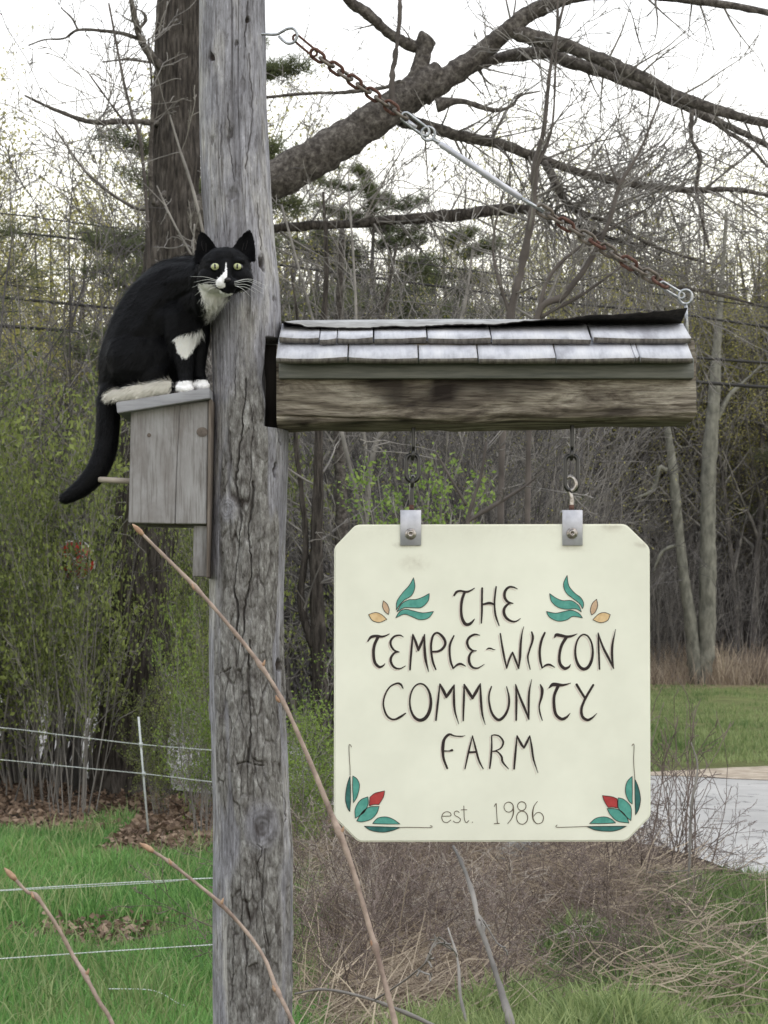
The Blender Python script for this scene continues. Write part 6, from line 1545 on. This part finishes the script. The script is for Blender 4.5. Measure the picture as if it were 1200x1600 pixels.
wire([(-160, 1128, 11.6, 1), (0, 1137, 11.4, 1), (110, 1150, 11.3, 1), (220, 1163, 11.15, 1), (330, 1172, 10.9, 1), (415, 1178, 10.6, 1)], .0035, M['wire'], 'fence_wire', 'topmost white fence strand, crossing the stake high on the hedge', 'fence wire', fg)
wire([(-160, 1174, 11.6, 1), (0, 1187, 11.4, 1), (110, 1198, 11.3, 1), (225, 1209, 11.15, 1), (335, 1222, 10.9, 1), (415, 1228, 10.6, 1)], .0035, M['wire'], 'fence_wire', 'second white fence strand, crossing the stake at mid height', 'fence wire', fg)
wire([(-160, 1402, 7.2, 1), (0, 1391, 7.2, 1), (160, 1381, 7.2, 1), (335, 1372, 7.2, 1), (400, 1369, 7.3, 1)], .003, M['wire'], 'fence_wire', 'white fence twine sagging over the upper lawn', 'fence wire', fg)
wire([(0, 1392, 7.25, 1), (160, 1384, 7.25, 1), (270, 1377, 7.2, 1), (300, 1373, 7.2, 1), (335, 1372, 7.2, 1)], .002, M['wire'], 'fence_wire', 'thin doubled twine lying just under the upper lawn strand', 'fence wire', fg)
wire([(-160, 1508, 6.3, 1), (0, 1498, 6.3, 1), (160, 1487, 6.3, 1), (335, 1476, 6.3, 1), (400, 1472, 6.3, 1)], .0027, M['wire'], 'fence_wire', 'lowest white fence twine, across the lawn near the bottom', 'fence wire', fg)
wire([(170, 1545, 6.0, 1), (240, 1548, 6.0, 1), (285, 1570, 6.0, 1), (335, 1576, 6.0, 1), (400, 1574, 6.0, 1)], .002, M['wire'], 'fence_wire', 'loose end of pale twine curling in the grass by the post', 'fence wire', fg, False)
# ---- overhead cables
for pts, w, lab in (([(-200, 345), (0, 361), (234, 387), (600, 436), (867, 471), (1040, 488), (1200, 511), (1400, 535)], .022, 'highest black cable crossing behind the turnbuckle chain'),
                    ([(-200, 452), (0, 465), (182, 482), (600, 520), (1090, 559), (1200, 567), (1400, 580)], .026, 'middle black cable at the height of the cat\'s back'),
                    ([(-200, 495), (0, 509), (170, 522), (600, 556), (1090, 597), (1200, 605), (1400, 618)], .032, 'lowest and thickest black cable, level with the log beam end'),
                    ([(-200, 318), (0, 333), (234, 363), (600, 405), (867, 440), (1200, 480), (1400, 505)], .012, 'faint thin wire just over the highest cable')):
    wire([(a, b_, 27, 1) for a, b_ in pts], w, M['cable'], 'power_cable', lab, 'power cable', 'overhead cables', False)
# ---- stop sign beyond the hedge
ss = thing('stop_sign', 'red octagonal stop sign glimpsed through the hedge leaves', 'road sign', (pxg(118, 21), 21, 0))
YT = 13.75
def octa(rr_, off, mat, nm, par):
    c = W(118, 875, YT); V = [(c[0] + rr_ * math.cos(math.pi / 8 + k * math.pi / 4), YT - off, c[2] + rr_ * math.sin(math.pi / 8 + k * math.pi / 4)) for k in range(8)]
    V2 = [(x, y + .004, z) for x, y, z in V]; mb = MB(); mb.add(V + V2 + [(c[0], YT - off, c[2])], [[(k, (k + 1) % 8, 16) for k in range(8)], [(k, k + 8, (k + 1) % 8 + 8, (k + 1) % 8) for k in range(8)]])
    return part(nm, mb.mesh(nm, [M[mat]]), par)
ss.location = (pxg(118, YT), YT, 0)
fc_ = octa(.185, 0, 'white', 'border', ss); octa(.172, .006, 'signred', 'face', fc_)
fcu = bpy.data.curves.new('stop_word', 'FONT'); fcu.body = 'STOP'; fcu.size = .155; fcu.align_x = 'CENTER'; fcu.align_y = 'CENTER'; fcu.extrude = .0006; fcu.offset = .0022
fo = bpy.data.objects.new('stop_word', fcu); COL.objects.link(fo); bpy.context.view_layer.update()
fme = bpy.data.meshes.new_from_object(fo.evaluated_get(bpy.context.evaluated_depsgraph_get())); bpy.data.objects.remove(fo)
c = W(118, 875, YT); fme.transform(Matrix.Translation((c[0], YT - .0085, c[2])) @ Matrix.Rotation(math.pi / 2, 4, 'X')); fme.materials.clear(); fme.materials.append(M['white'])
part('lettering', fme, fc_)
c = W(118, 875, YT); part('post', MB().box(c[0] - .025, c[0] + .025, YT + .008, YT + .04, 0, c[2] + .3).mesh('post', [M['steel']]), ss)

# ---- shoots close to the camera
def shoot(pts, tips, label, mat='shoot', extra=()):
    t = thing('budded_shoot', label, 'shoot', (pxg(pts[-1][0], pts[-1][2]), pts[-1][2], 0), None)
    P, R = pxpath(pts, 12); n = len(P); R = R * .74 * (1 + .12 * vnoise(np.arange(n) * .8, 0, 0, 700))
    for bx, by in tips:                       # swollen nodes
        for i in range(n):
            q = 600 + P[i, 0] * F / P[i, 1]; w_ = HY - (P[i, 2] - H) * F / P[i, 1]; dd = math.hypot(q - bx, w_ - by)
            R[i] *= 1 + .45 * math.exp(-(dd / 9) ** 2)
    part('stem', MB().tube(P, R, 10).mesh('stem', [M[mat]], True), t)
    for k, (bx, by) in enumerate(tips):
        Yb_ = float(np.interp(by, [p[1] for p in pts], [p[2] for p in pts])); s_ = 1 if k % 2 else -1
        B = [W(bx, by + 2, Yb_), W(bx + s_ * 4, by - 3, Yb_ - .002), W(bx + s_ * 6, by - 9, Yb_ - .003)]
        part('bud', MB().tube(crom(np.array(B), 4), np.interp(np.linspace(0, 1, 9), [0, .4, 1], [.0020, .0026, .0005]), 7).mesh('bud', [M['bud']], True), t)
    a = W(pts[0][0], pts[0][1], pts[0][2]); d = unit(a - W(pts[1][0], pts[1][1], pts[1][2]))
    part('tip_bud', MB().tube([a - d * .006, a, a + d * .008, a + d * .016], [.0024, .0040, .0034, .0006], 8).mesh('tip_bud', [M['bud']], True), t)
shoot([(219, 831, 2.25, 6), (250, 862, 2.25, 7.5), (300, 912, 2.24, 9), (345, 962, 2.23, 8), (400, 1030, 2.22, 9), (440, 1092, 2.20, 9), (478, 1175, 2.18, 10), (515, 1265, 2.16, 12), (545, 1340, 2.14, 12), (572, 1430, 2.12, 11), (597, 1520, 2.1, 12), (618, 1602, 2.08, 13), (650, 1750, 2.05, 14), (700, 2120, 2.0, 16), (715, 2830, 2.0, 18)],
      [(306, 920), (408, 1040), (437, 1095), (531, 1300), (585, 1478)], 'longest pinkish downy shoot rising in front of the post to the sign corner')
shoot([(234, 1327, 2.1, 6), (262, 1345, 2.1, 7), (300, 1375, 2.1, 7), (340, 1408, 2.1, 8), (380, 1450, 2.1, 8), (412, 1495, 2.08, 8), (432, 1545, 2.06, 9), (460, 1605, 2.04, 9), (520, 1760, 2.0, 11), (600, 2150, 1.98, 12), (640, 2840, 1.98, 14)],
      [(270, 1350), (343, 1412), (432, 1548)], 'middle pinkish shoot crossing the foot of the post')
shoot([(20, 1370, 2.0, 7), (42, 1393, 2.0, 7), (58, 1402, 2.0, 8), (92, 1452, 2.0, 8), (115, 1495, 2.0, 9), (132, 1522, 1.98, 9), (155, 1565, 1.96, 9), (178, 1605, 1.95, 9), (240, 1760, 1.92, 11), (330, 2200, 1.9, 13), (360, 2900, 1.9, 14)],
      [(55, 1402), (133, 1522)], 'shortest tan shoot at the lower left over the lawn')
def stalk(pts, label, mat='twig', twigs=3):
    x0, y0, Y0, w0 = pts[-1]; t = thing('woody_stalk', label, 'stalk', (pxg(x0, Y0), Y0, 0)); limb(pts, 8, .12, mat, 'stem', t, twigs, .25); return t
stalk([(708, 1322, 5.6, 4), (722, 1350, 5.5, 7), (738, 1395, 5.4, 8), (748, 1440, 5.3, 9), (768, 1500, 5.2, 10), (785, 1555, 5.1, 12), (800, 1605, 5.0, 13), (815, 1660, 5.0, 14), (822, 1722, 5.0, 14)], 'grey dead woody stalk leaning up to the bottom edge of the sign')
stalk([(460, 1553, 4.8, 3), (505, 1546, 4.8, 4), (560, 1556, 4.8, 5), (610, 1573, 4.8, 6), (680, 1604, 4.8, 7), (740, 1640, 4.8, 8), (790, 1700, 4.8, 8), (800, 1752, 4.8, 9)], 'low arching grey stalk near the foot of the post')
stalk([(1080, 1160, 8.0, 2), (1090, 1200, 8.0, 3), (1080, 1260, 8, 3.5), (1078, 1330, 8, 4), (1074, 1400, 8, 4), (1070, 1442, 8, 4)], 'thin pale-tipped stalk crossing the road at the right', 'straw' if False else 'twig', 2)
stalk([(700, 1450, 5.6, 3), (715, 1500, 5.5, 4), (720, 1560, 5.4, 5), (735, 1620, 5.3, 5), (745, 1690, 5.2, 5)], 'short pale stalk beside the grey dead one', 'twig', 1)
